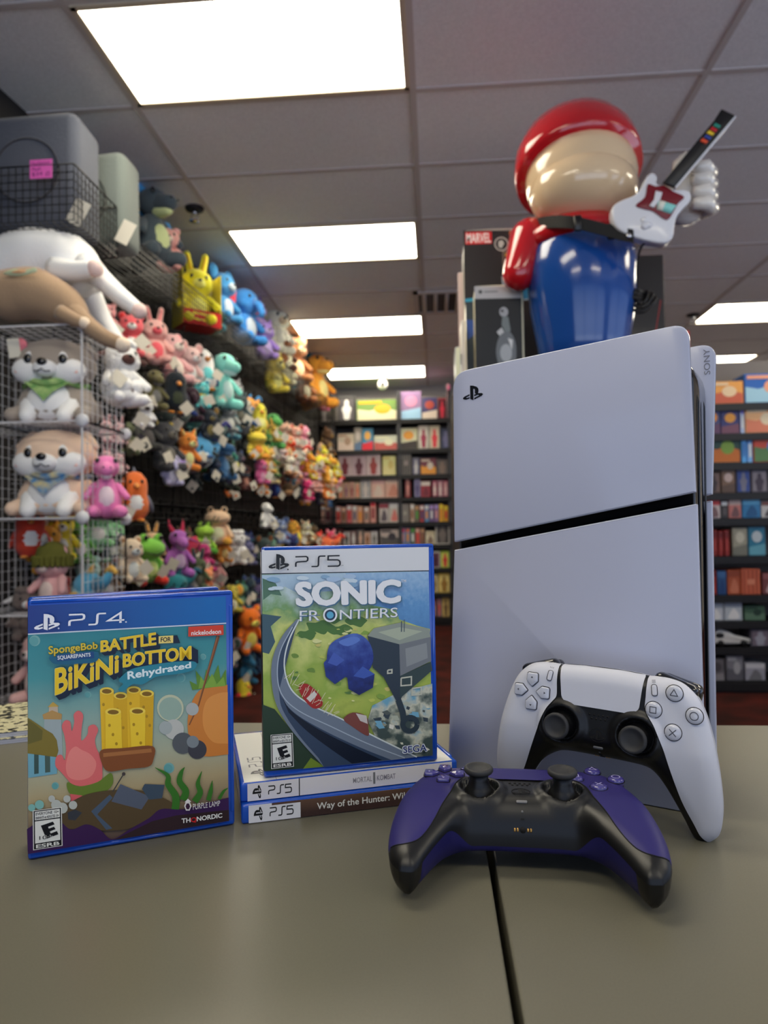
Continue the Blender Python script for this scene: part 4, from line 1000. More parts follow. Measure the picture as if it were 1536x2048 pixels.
# ================================================================== PLUSH TOYS
m_eye = P('black_bead', (14, 13, 14), rough=.15, coat=.5)
m_tag = P('paper_hang_tag', (222, 216, 200), rough=.6)
def sh_(c, k): return tuple(max(0, min(255, x * k)) for x in c)
def plush_parts(kind, c1, c2, c3):
    """list of (part name, mesh collector) of a soft toy one unit tall, facing -y, standing on z=0"""
    A, B, C = fab(c1), fab(c2), fab(c3); out = []
    def part(n, *adds):
        mb = MB()
        for vf, m in adds: mb.add(vf, m)
        out.append((n, mb))
    def eyes(x, y, z, r=.032):
        for s in (-1, 1): part('eye', (ell((s * x, y, z), (r, r * .6, r * 1.15), 8, 6), m_eye))
    def arms(x, z, r=.075, d=.15, m=A, drop=.17):
        for s in (-1, 1): part('arm', (limb((s * x, -.02, z), (s * (x + .12), -d, z - drop), r, r * .85), m))
    def legs(x, r=.095, fwd=.26, m=A):
        for s in (-1, 1): part('leg', (limb((s * x, -.03, r * 1.1), (s * (x + .07), -fwd, r * .9), r, r * .9), m))
    if kind in ('bear', 'bunny', 'cat', 'elephant', 'mouse', 'sheep'):
        part('body', (lathe([(.03, .0), (.15, .03), (.23, .14), (.24, .28), (.2, .42), (.14, .52), (.05, .56)], 14, sy=.85), A))
        part('belly', (ell((0, -.135, .27), (.15, .085, .19), 10, 7), B))
        part('head', (ell((0, -.02, .72), (.265, .235, .235), 16, 10), A), (ell((.12, -.09, .66), (.13, .13, .11), 8, 6), A), (ell((-.12, -.09, .66), (.13, .13, .11), 8, 6), A))
        if kind != 'elephant': part('muzzle', (ell((0, -.225, .665), (.105, .08, .078), 10, 7), B))
        if kind != 'elephant': part('nose', (ell((0, -.30, .695), (.035, .022, .026), 8, 6), m_eye))
        eyes(.115, -.215, .775); arms(.19, .48); legs(.12)
        for s in (-1, 1):
            if kind == 'bear': part('ear', (ell((s * .185, 0, .925), (.09, .05, .09), 10, 7), A), (ell((s * .185, -.035, .925), (.055, .025, .055), 8, 6), C))
            if kind == 'mouse': part('ear', (ell((s * .24, 0, .93), (.14, .04, .15), 12, 8), A), (ell((s * .24, -.03, .93), (.1, .02, .11), 8, 6), C))
            if kind == 'elephant': part('ear', (ell((s * .32, .01, .76), (.17, .04, .2), 12, 8), A), (ell((s * .32, -.025, .76), (.12, .02, .15), 10, 7), C))
            if kind == 'bunny': part('ear', (limb((s * .09, 0, .9), (s * .15, .02, 1.2), .065, .055), A), (limb((s * .09, -.05, .93), (s * .145, -.03, 1.17), .03, .026), C))
            if kind == 'cat': part('ear', (cone((s * .15, 0, .86), (s * .21, 0, 1.06), .11, 8), A), (cone((s * .15, -.06, .87), (s * .2, -.04, 1.0), .06, 6), C))
            if kind == 'sheep': part('ear', (limb((s * .22, 0, .78), (s * .36, -.02, .72), .05, .04), B))
        if kind == 'elephant': part('trunk', (tube([(0, -.22, .7), (0, -.33, .62), (0, -.38, .5), (0, -.36, .42)], [.075, .065, .055, .045], 10), A))
        if kind == 'cat': part('tail', (tube([(.1, .18, .1), (.3, .24, .15), (.36, .2, .32), (.3, .18, .42)], [.045, .05, .05, .03], 8), C))
        if kind == 'mouse': part('tail', (tube([(0, .2, .1), (.2, .32, .12), (.4, .28, .3)], [.03, .025, .015], 7), C))
        if kind == 'sheep':
            wl = [(ell((.2 * math.cos(a) * math.cos(b), .17 * math.sin(a) * math.cos(b), .3 + .2 * math.sin(b)), (.12, .12, .12), 8, 6), A) for a in np.arange(0, 6.2, .9) for b in (-.7, 0, .7)]
            part('fleece', *wl); part('fringe', *[(ell((.13 * math.cos(a), -.06 + .1 * math.sin(a), .92), (.09, .09, .08), 8, 6), A) for a in np.arange(0, 6.2, 1.0)])
    elif kind == 'bird':
        part('body', (lathe([(.03, 0), (.2, .05), (.29, .2), (.29, .38), (.25, .52), (.26, .68), (.23, .84), (.13, .96), (.03, .99)], 16, sy=.92), A))
        part('belly', (ell((0, -.13, .33), (.2, .15, .25), 12, 8), B)); part('crest', (limb((0, -.03, .93), (0, .08, 1.06), .05, .025), C))
        part('beak', (cone((0, -.2, .7), (0, -.4, .66), .075, 8), fab((225, 140, 50)))); eyes(.11, -.2, .78)
        for s in (-1, 1):
            part('wing', (ell((s * .29, .02, .36), (.06, .13, .2), 10, 7, Matrix.Rotation(s * -.35, 3, 'Y')), C)); part('foot', (ell((s * .11, -.12, .02), (.08, .13, .035), 10, 6), fab((225, 140, 50))))
    elif kind in ('dino', 'dragon'):
        part('body', (lathe([(.03, 0), (.16, .04), (.22, .16), (.22, .3), (.16, .46), (.11, .58), (.05, .62)], 14), A)); part('belly', (ell((0, -.12, .28), (.13, .12, .2), 10, 7), B))
        part('head', (ell((0, -.02, .76), (.19, .19, .17), 14, 9), A), (limb((0, -.1, .73), (0, -.3, .69), .13, .095), A)); part('jaw', (limb((0, -.12, .64), (0, -.27, .61), .09, .06), B))
        for s in (-1, 1): part('nostril', (ell((s * .05, -.385, .72), (.014, .01, .014), 6, 5), m_eye))
        eyes(.12, -.15, .84, .034); arms(.16, .48, .055, .16); legs(.13, .1, .24)
        part('tail', (tube([(0, .15, .12), (.05, .34, .08), (.16, .5, .1), (.3, .58, .2)], [.12, .09, .06, .02], 9), A))
        part('spike', *[(cone((0, .12 + .03 * k, .85 - .17 * k), (0, .24 + .04 * k, .9 - .17 * k), .05, 6), C) for k in range(4)])
        if kind == 'dragon':
            for s in (-1, 1):
                part('horn', (tube([(s * .09, .04, .88), (s * .14, .14, 1.0), (s * .15, .18, 1.12)], [.05, .035, .008], 7), C))
                w2 = [(0, 0), (.18, .3), (.38, .34), (.5, .18), (.42, .1), (.4, -.04), (.3, 0), (.24, -.12), (.14, -.04)]
                v, q = prism(w2, .14, .165, .006, 1); part('wing', (([(s * (.1 + x), y + x * .25, .42 + z) for x, y, z in v], q), C), (tube([(s * .1, .14, .42), (s * .28, .18, .73), (s * .6, .28, .6)], [.03, .025, .012], 6), A))
    elif kind == 'frog':
        part('body', (lathe([(.03, 0), (.2, .04), (.28, .18), (.27, .34), (.19, .48), (.05, .54)], 14, sy=.85), A)); part('belly', (ell((0, -.13, .27), (.18, .12, .2), 10, 7), B))
        part('head', (ell((0, -.05, .68), (.33, .25, .2), 16, 9), A)); part('mouth', (tube([(-.22, -.23, .64), (0, -.305, .6), (.22, -.23, .64)], .012, 5), m_eye))
        for s in (-1, 1): part('eye', (ell((s * .17, -.06, .88), (.09, .09, .09), 10, 7), A), (ell((s * .17, -.13, .9), (.05, .04, .055), 8, 6), m_eye))
        arms(.22, .46, .07, .18, A, .24); legs(.18, .1, .28, C)
    elif kind == 'fish':
        part('body', (ell((0, 0, .42), (.34, .26, .3), 16, 10), A), (tube([(.25, .02, .45), (.5, .05, .55), (.62, .06, .7)], [.17, .1, .06], 10), A)); part('belly', (ell((-.04, -.03, .32), (.29, .235, .2), 12, 8), B))
        for s in (-1, 1): part('fluke', (ell((.64 + .06 * s, .06, .76), (.16, .05, .06), 10, 6, Matrix.Rotation(s * .5, 3, 'Y')), C)); part('fin', (ell((-.05, s * .26, .3), (.09, .12, .03), 8, 6), C))
        eyes(.17, -.235, .47, .03); part('fin', (cone((.05, 0, .66), (.16, .02, .88), .1, 7), C))
    return out
def hang_tag(mb, c, s, turn):
    R = Matrix.Translation(Vector(c)) @ Matrix.Rotation(turn, 4, 'Y') @ Matrix.Rotation(PI / 4, 4, 'Y')
    mb.add(rbox(s, .003 / max(s, .01) * s, s, .0006, 1), m_tag, R, False)
plush_cat = {'bear': 'plush toy', 'bird': 'plush toy'}
_pl = {}
pl_count = {}
def plush(kind, c1, c2, c3, P_, h, rz, label, group, detail=True, tagged=True, tilt=0.0):
    """one soft toy with its parts, base centre at P_"""
    key = (kind, q8(c1), q8(c2), q8(c3), detail)
    M = Matrix.Translation(Vector([float(x) for x in P_])) @ Matrix.Rotation(rz, 4, 'Z') @ Matrix.Rotation(tilt, 4, 'X') @ Matrix.Scale(h, 4)
    if detail:
        r = empty('plush_' + kind, mw=M, label=label, cat='plush toy', group=group)
        if key not in _pl: _pl[key] = [o for o in (mb.build(n, r) for n, mb in plush_parts(kind, c1, c2, c3))]
        else:
            for o in _pl[key]:
                c_ = o.copy(); COL.objects.link(c_); c_.parent = r
        if tagged:
            t_ = MB(); hang_tag(t_, (random.choice((-.2, .2)), -.3, random.uniform(.1, .35)), (.06 if h < .3 else .05) / h, random.uniform(-.4, .4)); t_.build('hang_tag', r)
        return r
    if key not in _pl:
        mb = MB()
        for n, b in plush_parts(kind, c1, c2, c3):
            o_ = len(mb.v); mb.v += b.v; mb.f += [tuple(o_ + i for i in q) for q in b.f]; mb.m += [mb.mi(b.mats[i]) for i in b.m]; mb.sm += b.sm
        o = mb.build('plush_' + kind); _pl[key] = o
    else:
        o = _pl[key].copy(); COL.objects.link(o)
        for k in list(o.keys()):
            if k in ('label', 'group', 'category'): del o[k]
    o.matrix_world = M
    return tag(o, label, 'plush toy', group)
# ------------------------------------------------------------------ the gridwall along the plush aisle
GR = -math.atan2(0.0723, 0.99738)
def gpt(px, py, off):
    """point seen at a pixel, at a distance off in front of the gridwall"""
    return on_plane(px, py, WO + WN * off, WN)
m_grid = P('black_wire', (20, 19, 19), rough=.4)
def gmat(s, off, z): 
    o = WO + WT * s + WN * off
    return frame(WT, -WN, (0, 0, 1), (o[0], o[1], z))
g0 = empty('gridwall_panel', mw=gmat(0, 0, .05), label='black wire gridwall panel next to the white wire cubes', cat='wire panel', group='gridwall panels of the plush aisle')
f = MB()
for k in range(16): f.bar((.0 + .08 * k, 0, 0), (.08 * k, 0, 2.45), .003, m_grid)
for k in range(31): f.bar((0, -.006, .08 * k), (1.2, -.006, .08 * k), .003, m_grid)
gw = f.build('wire_grid', g0)
f = MB()
for x in (0, 1.2): f.bar((x, 0, 0), (x, 0, 2.45), .008, m_grid)
f.bar((0, 0, 2.45), (1.2, 0, 2.45), .008, m_grid); gp = f.build('panel_border', g0)
for k in range(1, 4):
    r = g0.copy(); COL.objects.link(r); r.matrix_world = gmat(1.22 * k, 0, .05)
    r['label'] = '%s black wire gridwall panel along the plush aisle from the white wire cubes' % ordw(k)
    for ch in (gw, gp):
        c_ = ch.copy(); COL.objects.link(c_); c_.parent = r
# ------------------------------------------------------------------ wire baskets
def basket(mw, w, d, h, lb, sp=.03, r=.0017):
    root = empty('wire_basket', mw=mw, label=lb, cat='wire basket', group='black wire baskets')
    f = MB(); nx, ny, nz = int(w / sp), int(d / sp), int(h / sp)
    for k in range(nx + 1):
        x = -w / 2 + w * k / nx
        f.bar((x, 0, 0), (x, -d, 0), r, m_grid); f.bar((x, -d, 0), (x, -d, h), r, m_grid); f.bar((x, 0, 0), (x, 0, h), r, m_grid)
    for k in range(ny + 1):
        y = -d * k / ny
        f.bar((-w / 2, y, 0), (w / 2, y, 0), r, m_grid)
        for x in (-w / 2, w / 2): f.bar((x, y, 0), (x, y, h), r, m_grid)
    for k in range(1, nz + 1):
        z = h * k / nz
        for x in (-w / 2, w / 2): f.bar((x, 0, z), (x, -d, z), r, m_grid)
        f.bar((-w / 2, -d, z), (w / 2, -d, z), r, m_grid)
    f.build('wire_mesh', root)
    f = MB(); q = [(-w / 2, 0, h), (-w / 2, -d, h), (w / 2, -d, h), (w / 2, 0, h)]
    for a, b in zip(q, q[1:] + q[:1]): f.bar(a, b, .0035, m_grid, 6)
    f.build('rim', root)
    return root
BZ = CZ + 1.255                                                        # basket floors
for k, (s, w) in enumerate(((.32, .62), (.98, .62), (1.64, .62), (2.30, .62), (2.96, .62), (3.62, .62), (4.28, .62))):
    basket(gmat(s, .012, BZ), w, .29, .15, '%s wide black wire basket along the gridwall top, counted from the grey pillows' % ordw(k))
# the near basket with two grey pillows
bp = on_y(0, 445, 2.62)
nb = np.array([-1.56, 2.62, BZ + .0])
basket(frame((1, 0, 0), (0, 1, 0), (0, 0, 1), (-1.588, 2.895, CZ + 1.222)), .44, .36, .22, 'large black wire basket holding the grey pillows above the white wire cubes', .028, .0019)
# ------------------------------------------------------------------ grey pillows
def pillow(loc, rz, sx, sy, sz, lb, col):
    root = empty('plush_pillow', loc, label=lb, cat='pillow', group='grey pillows in the wire basket', rz=rz)
    v, q = rbox(sx, sy, sz, .04, 5)
    v = [(x * (1 + .025 * math.cos(3 * z / sz)), y * (1 + .05 * math.cos(2.5 * x / sx)) + .006 * math.sin(19 * x + 13 * z), z + sz / 2 + .008 * math.sin(11 * x + 7 * y)) for x, y, z in v]
    MB().add((v, q), fab(col)).build('cushion', root)
    MB().add(tube([(-.06, 0, sz), (-.05, 0, sz + .022), (0, 0, sz + .03), (.05, 0, sz + .022), (.06, 0, sz)], .006, 7), fab((205, 200, 192))).build('carry_handle', root)
    f = MB().add(tube([(.0 + .13 * math.cos(a), -sy / 2 * 1.055, sz * .5 + .13 * math.sin(a)) for a in np.linspace(0, 2 * PI, 33)], .004, 5), fab(sh_(col, .6))); f.build('seam', root)
    t_ = MB().add(moved(rbox(.065, .002, .10, .0005, 1), (sx / 2 + .012, -sy / 2 - .01, sz * .12), Matrix.Rotation(.5, 3, 'Y').to_3x3()), m_tag, None, False); t_.build('hang_tag', root)
pillow((-1.605, 2.72, CZ + 1.228), .03, .40, .22, .475, 'grey box-shaped plush pillow at the front of the wire basket, behind the pink price card', (66, 69, 80))
pillow((-1.545, 2.99, CZ + 1.275), -.03, .42, .17, .42, 'smaller pale grey plush pillow squeezed behind the front grey pillow', (96, 102, 98))
t = empty('price_card', mw=frame((1, 0, 0), (0, 1, 0), (0, 0, 1), tuple(on_y(82, 338, 2.533))), label='bright pink handwritten price card clipped to the pillow basket', cat='price card')
MB().add(moved(rbox(.090, .0015, .074, .0005, 1), (0, 0, 0)), card((238, 96, 176)), None, False).build('card', t)
a = Art(t, lambda x, z: (x, z), y0=-.001)
for s, q in (('PlayStation', (-.038, .012, .034, .028)), ('Plush', (-.036, -.008, .0, .006)), ('$34', (-.036, -.03, .006, -.013))):
    a.word([text_quad(s, (q[0], q[1]), (q[2], q[1] + .003), (q[2], q[3] + .003), (q[0], q[3]), 0)], (120, 40, 100), 'handwriting')
a.word([ribbon([(.020, -.014), (.034, -.013), (.034, -.026), (.020, -.027), (.020, -.020), (.030, -.020)], .002)], (120, 40, 100), 'handwriting')
# ------------------------------------------------------------------ white wire cubes
CX, CY0, CY1 = -1.29, 2.445, 2.80; CW = .358; LV = [CZ + q for q in (-.645, -.287, .071, .429, .787)]
root = empty('wire_cube_shelf', (CX - CW / 2, CY0, 0), label='white wire cube shelf holding two puppy plushes in front of the gridwall', cat='shelf')
def off(p): return (p[0] - (CX - CW / 2), p[1] - CY0, p[2])
def wire_panel(p0, ux, uz, n):
    """square wire grid panel"""
    f = MB(); p0, ux, uz = Vector(off(p0)), Vector(ux), Vector(uz)
    for k in range(n + 1):
        r = .0042 if k in (0, n) else .0012
        f.bar(p0 + ux * (k / n), p0 + ux * (k / n) + uz, r, m_white); f.bar(p0 + uz * (k / n), p0 + uz * (k / n) + ux, r, m_white)
    f.build('grid_panel', root)
for col_ in (0, 1):
    x0 = CX - CW * (col_ + 1)
    for z in LV: wire_panel((x0, CY0, z), (CW, 0, 0), (0, CY1 - CY0, 0), 9)
    for z in LV[:-1]:
        wire_panel((x0, CY1, z), (CW, 0, 0), (0, 0, CW), 9)
        if col_ == 0: wire_panel((CX, CY0, z), (0, CY1 - CY0, 0), (0, 0, CW), 9)
        else: wire_panel((x0 + CW, CY0, z), (0, CY1 - CY0, 0), (0, 0, CW), 9)
for z in LV:
    for x in (CX, CX - CW, CX - 2 * CW):
        for y in (CY0, CY1):
            mb = MB().add(lathe([(.001, -.012), (.022, -.010), (.026, 0), (.022, .010), (.001, .012)], 16), m_white)
            mb.v = [tuple(Vector(off((x, y, z))) + Vector((p[0], p[2], p[1]))) for p in mb.v]
            mb.build('connector', root)
for x in (CX, CX - CW, CX - 2 * CW):
    for y in (CY0, CY1): f = MB().bar(off((x, y, 0)), off((x, y, LV[0])), .006, m_white, 6); f.build('foot', root)
# ------------------------------------------------------------------ the two puppies
def puppy(loc, rz, h, c1, c2, lb, bc, bdots):
    root = empty('plush_puppy', loc, label=lb, cat='plush toy', rz=rz, group='puppy plushes in the wire cubes')
    s = lambda vf: ([(x * h, y * h, z * h) for x, y, z in vf[0]], vf[1])
    A, B = fab(c1), fab(c2)
    MB().add(s(lathe([(.05, 0), (.36, .02), (.46, .12), (.45, .26), (.38, .4), (.28, .5), (.1, .54)], 20, sy=.8)), A).build('body', root)
    MB().add(s(ell((0, -.22, .24), (.27, .17, .24), 14, 9)), B).build('chest', root)
    MB().add(s(ell((0, -.05, .70), (.455, .36, .315), 24, 14)), A).build('head', root)
    f = MB()
    for sg in (-1, 1): f.add(s(ell((sg * .19, -.255, .60), (.225, .14, .16), 14, 9)), B)
    for sg in (-1, 1): f.add(s(ell((sg * .17, -.335, .725), (.075, .05, .085), 10, 7)), B)
    f.build('face_patch', root)
    MB().add(s(ell((0, -.385, .60), (.14, .10, .10), 14, 9)), B).build('muzzle', root)
    MB().add(s(ell((0, -.485, .655), (.058, .03, .042), 12, 8)), m_eye).build('nose', root)
    MB().add(s(tube([(-.085, -.462, .555), (-.04, -.485, .545), (0, -.487, .575), (.04, -.485, .545), (.085, -.462, .555)], .007, 5)), m_eye).build('mouth', root)
    for sg in (-1, 1):
        e = MB().add(s(ell((sg * .19, -.375, .71), (.048, .026, .056), 12, 8)), m_eye).build('eye', root)
        MB().add(s(ell((sg * .30, -.345, .575), (.05, .022, .035), 10, 6)), fab((240, 170, 160))).build('cheek', root)
        MB().add(s(limb((sg * .30, .02, .93), (sg * .43, -.04, .82), .085, .05)), A).build('ear', root)
        MB().add(s(limb((sg * .22, -.22, .20), (sg * .20, -.36, .06), .115, .09)), B).build('front_paw', root)
        MB().add(s(limb((sg * .34, -.12, .12), (sg * .38, -.33, .08), .12, .085)), A).build('hind_paw', root)
    cloth = P('bandana_%d' % int(bc[0]), bc, rough=.8, vary=(28 / h * .36, .3, bdots))
    f = MB(); n = 26
    pts = [(.33 * math.cos(a), .30 * math.sin(a) - .05, .455 + .02 * math.sin(5 * a)) for a in np.linspace(0, 2 * PI, n)]
    f.add(s(tube(pts, [.04 + .01 * math.sin(7 * k) for k in range(n)], 8)), cloth)
    v = [(-.26, -.315, .46), (.26, -.315, .46), (.1, -.41, .33), (-.1, -.41, .33), (0, -.43, .22), (-.26, -.30, .44), (.26, -.30, .44)]
    f.add(s((v, [(0, 1, 2, 3), (3, 2, 4)])), cloth); f.build('bandana', root)
    MB().add(s(tube([(.2, .3, .12), (.34, .38, .2), (.36, .34, .36)], [.09, .08, .05], 9)), A).build('tail', root)
    return root
puppy((-1.487, 2.63, LV[3] + .012), .16, .335, (150, 138, 128), (226, 220, 220), 'grey puppy plush with green bandana in the upper white wire cube', (110, 160, 92), (176, 204, 130))
puppy((-1.482, 2.63, LV[2] + .012), .12, .335, (222, 188, 162), (232, 224, 218), 'beige puppy plush with blue bandana in the wire cube below the grey puppy', (52, 128, 186), (210, 196, 140))
_pt = bpy.data.objects['plush_puppy']
MB().add(moved(rbox(.045, .002, .075, .0005, 1), (-.125, -.10, .285), Matrix.Rotation(-.15, 3, 'Y')), m_tag, None, False).build('hang_tag', _pt)
MB().add(prism([(x - .105, z + .30) for x, z in circ(0, 0, .026, .026, 18)], -.094, -.092), fab((226, 120, 130))).build('round_tag', _pt)
# ================================================================== PLUSH TOYS ON THE GRIDWALL
KW = {'bear': 'bear', 'bunny': 'bunny', 'cat': 'cat', 'elephant': 'elephant', 'mouse': 'mouse', 'sheep': 'sheep', 'bird': 'bird', 'dino': 'dinosaur', 'dragon': 'dragon', 'frog': 'frog', 'fish': 'whale'}
TALL = {'bunny': 1.22, 'cat': 1.05, 'dino': .96, 'dragon': 1.12, 'mouse': 1.06, 'fish': .85, 'frog': .98, 'bird': 1.04}
rows = {'basket': [], 'upper': [], 'middle': [], 'second': [], 'third': [], 'lower': [], 'bottom': []}
def put(row, kind, c1, c2, c3, px, py, hp, offw=.2, rz=None):
    P_ = gpt(px, py, offw); h = hp * depth_of(P_) / FPX / TALL.get(kind, 1.0)
    rows[row].append(dict(kind=kind, c=(c1, c2, c3), P=P_ - np.array([0, 0, h * TALL.get(kind, 1.0) / 2]), h=h, s=float((P_ - WO) @ WT), hp=hp, rz=rz, auth=1))
CRM, WHT, YEL, ORG, PNK, RED, BLU, NVY, TEA, MNT, GRN, LIM, BRN, GRY, DGR, PUR, LIL, TAN = (226, 214, 180), (226, 224, 220), (238, 204, 56), (240, 146, 52), (238, 162, 160), (206, 56, 56), (66, 140, 200), (44, 70, 120), (34, 92, 108), (132, 206, 196), (84, 158, 56), (160, 208, 74), (142, 92, 58), (140, 140, 142), (62, 62, 66), (150, 100, 182), (178, 152, 212), (196, 150, 108)
BK = 'basket'
put(BK, 'dragon', (66, 78, 84), (196, 206, 150), (74, 154, 212), 305, 440, 185, .17, 1.1)
put(BK, 'bear', (236, 160, 150), (244, 196, 180), PNK, 335, 500, 92, .22)
put(BK, 'bear', TEA, (226, 212, 170), TEA, 408, 612, 112, .17, .9)
put(BK, 'mouse', (50, 118, 168), (160, 172, 180), (60, 130, 180), 443, 592, 112, .15)
put(BK, 'elephant', (46, 112, 178), (160, 172, 180), (206, 58, 72), 487, 632, 118, .20)
put(BK, 'bunny', LIL, (200, 180, 220), (150, 100, 180), 512, 628, 96, .14)
put(BK, 'cat', (164, 134, 208), (190, 170, 220), PUR, 527, 678, 84, .22)
put(BK, 'sheep', (232, 226, 200), (214, 196, 160), CRM, 551, 662, 100, .16)
put(BK, 'bear', (92, 60, 46), BRN, BRN, 563, 704, 80, .20)
put(BK, 'cat', (208, 190, 72), (226, 214, 130), (120, 110, 40), 548, 744, 84, .22)
put(BK, 'mouse', (158, 100, 62), (224, 190, 150), (220, 170, 130), 588, 716, 100, .17)
put(BK, 'sheep', CRM, CRM, CRM, 571, 742, 60, .23)
put(BK, 'dragon', (246, 150, 50), (236, 204, 130), (30, 104, 116), 632, 752, 128, .18, 1.0)
put(BK, 'bunny', (236, 112, 150), PNK, RED, 645, 800, 44, .24)
put(BK, 'bear', (150, 96, 60), CRM, BRN, 606, 770, 70, .22)
U = 'upper'
put(U, 'bear', (236, 150, 150), (244, 190, 180), PNK, 214, 640, 66, .18)
put(U, 'bear', (226, 96, 100), (240, 220, 214), RED, 262, 672, 92, .24)
put(U, 'bunny', (240, 166, 160), (226, 90, 100), (240, 130, 130), 310, 672, 118, .24)
put(U, 'bear', (242, 172, 170), (248, 206, 196), (236, 120, 130), 346, 716, 108, .24)
put(U, 'mouse', (238, 186, 180), WHT, PNK, 374, 730, 84, .2)
put(U, 'bird', (222, 226, 232), (100, 196, 200), (44, 84, 150), 408, 738, 92, .24)
put(U, 'dino', MNT, (190, 226, 216), (120, 190, 200), 441, 766, 112, .24)
put(U, 'bear', (86, 190, 194), (140, 214, 210), NVY, 402, 788, 60, .28)
put(U, 'sheep', (228, 226, 224), (80, 52, 46), WHT, 246, 748, 138, .42, .9)
put(U, 'sheep', (230, 230, 232), (70, 60, 58), WHT, 289, 826, 56, .40, .7)
put(U, 'cat', GRY, (190, 190, 188), DGR, 470, 796, 72, .22)
put(U, 'mouse', (150, 152, 150), (206, 206, 200), DGR, 456, 826, 66, .26)
put(U, 'fish', (236, 150, 70), (86, 140, 180), BLU, 491, 812, 48, .24)
M_ = 'middle'
put(M_, 'cat', (58, 58, 60), (76, 74, 72), YEL, 292, 862, 96, .2)
put(M_, 'bear', (66, 66, 68), (90, 88, 80), (226, 190, 50), 331, 884, 108, .24)
put(M_, 'cat', (232, 130, 56), (240, 218, 150), (236, 200, 120), 368, 896, 84, .24)
put(M_, 'fish', (74, 146, 194), (200, 214, 220), (60, 110, 170), 402, 902, 92, .26)
put(M_, 'dino', (52, 96, 140), (90, 130, 170), NVY, 438, 918, 86, .22)
put(M_, 'elephant', (176, 170, 206), (200, 196, 220), LIL, 342, 938, 70, .26)
put(M_, 'bird', (240, 206, 70), (246, 226, 140), (232, 160, 50), 516, 838, 66, .25)
put(M_, 'dino', (92, 170, 90), (190, 206, 120), GRN, 542, 862, 72, .24)
put(M_, 'frog', (236, 196, 70), (222, 130, 50), ORG, 511, 888, 62, .27)
put(M_, 'bunny', (238, 104, 160), (246, 160, 190), PNK, 521, 938, 62, .27)
put(M_, 'dragon', (240, 160, 60), (236, 214, 150), (40, 120, 130), 651, 932, 72, .27)
put(M_, 'cat', (226, 110, 50), (232, 190, 140), ORG, 575, 892, 52, .27)
put('upper', 'bear', (96, 70, 46), (150, 120, 70), BRN, 651, 882, 52, .2)
L_ = 'lower'
put(L_, 'dino', (228, 226, 220), WHT, CRM, 531, 1030, 52, .3)
put(L_, 'dino', (232, 120, 176), (238, 196, 206), (240, 214, 130), 212, 972, 130, .46, .5)
put(L_, 'bird', (238, 110, 50), (214, 218, 226), (90, 96, 110), 268, 990, 104, .42, .6)
put(L_, 'frog', (120, 190, 72), (196, 216, 130), (220, 60, 48), 288, 1112, 102, .2)
put(L_, 'dragon', (164, 96, 176), (200, 176, 206), (206, 60, 90), 352, 1102, 112, .22)
put(L_, 'frog', LIM, (196, 220, 130), GRN, 402, 1080, 66, .2)
put(L_, 'bear', (176, 44, 110), (200, 90, 140), RED, 408, 1112, 62, .25)
put(L_, 'bear', (206, 140, 60), (230, 190, 120), ORG, 441, 1092, 62, .22)
put(L_, 'sheep', (222, 222, 224), (160, 160, 164), WHT, 470, 1096, 70, .24)
put(L_, 'mouse', (120, 140, 180), (200, 206, 220), NVY, 562, 1062, 54, .24)
put(L_, 'bird', (236, 160, 60), YEL, RED, 590, 1066, 56, .24)
put(L_, 'cat', CRM, WHT, RED, 612, 1062, 44, .24)
put(L_, 'mouse', (226, 70, 50), (236, 200, 170), RED, 634, 1078, 36, .26)
put(L_, 'cat', (238, 206, 70), CRM, BRN, 268, 1140, 50, .26)
put(L_, 'fish', (40, 120, 130), (70, 170, 180), TEA, 352, 1164, 62, .24)
put(L_, 'bear', (226, 140, 96), (240, 190, 150), ORG, 409, 1158, 60, .26)
put(L_, 'bunny', (90, 90, 130), (160, 160, 190), NVY, 495, 1100, 60, .2)
B_o = 'bottom'
put(B_o, 'bear', (240, 106, 30), (236, 204, 90), ORG, 492, 1256, 92, .24, .9)
put(B_o, 'dragon', (36, 96, 130), (90, 150, 170), TEA, 488, 1330, 74, .22)
put(B_o, 'bird', (238, 196, 50), (226, 80, 60), RED, 489, 1382, 60, .24)
put(B_o, 'cat', (206, 206, 206), WHT, (226, 70, 50), 512, 1396, 50, .2)
put(B_o, 'mouse', (240, 210, 60), YEL, YEL, 483, 1424, 46, .26)
put(B_o, 'bear', (48, 74, 110), (90, 120, 150), NVY, 512, 1300, 80, .14)
put(B_o, 'bear', (70, 60, 90), (110, 100, 130), PUR, 505, 1200, 70, .18)
put(B_o, 'frog', (60, 110, 96), (120, 160, 130), TEA, 474, 1190, 60, .2)
rng = random.Random(21)
def jig(c, k=16): return tuple(max(8, min(250, x + rng.uniform(-k, k))) for x in c)
def crowd(row, zc, s0, s1, step, hs, pal):
    s = s0
    while s < s1:
        k, (a, b, c) = rng.choice(list(KW)[:11]), rng.choice(pal(s))
        offw = rng.choice((.12, .18, .24, .29)); h = rng.uniform(*hs) / TALL.get(k, 1.0)
        P_ = WO + WT * s + WN * offw; P_ = np.array([P_[0], P_[1], CZ + zc + rng.uniform(-.05, .05) - h * TALL.get(k, 1) / 2])
        if all(abs(q['s'] - s) > .055 or abs(q['P'][2] + q['h'] / 2 - P_[2] - h / 2) > .10 or abs(float((q['P'] - WO) @ WN) - offw) > .10 for q in rows[row]):
            rows[row].append(dict(kind=k, c=(jig(a), jig(b), jig(c)), P=P_, h=h, s=s, hp=h * FPX / max(1, P_[1]), rz=None))
        s += step * rng.uniform(.8, 1.25)
near = [((44, 43, 45), (70, 70, 72), YEL), ((56, 50, 47), (120, 96, 70), BRN), ((40, 50, 70), (80, 100, 120), NVY), ((84, 80, 78), (120, 118, 116), DGR), ((46, 50, 60), (90, 90, 96), YEL), ((36, 35, 36), (60, 58, 58), DGR)]
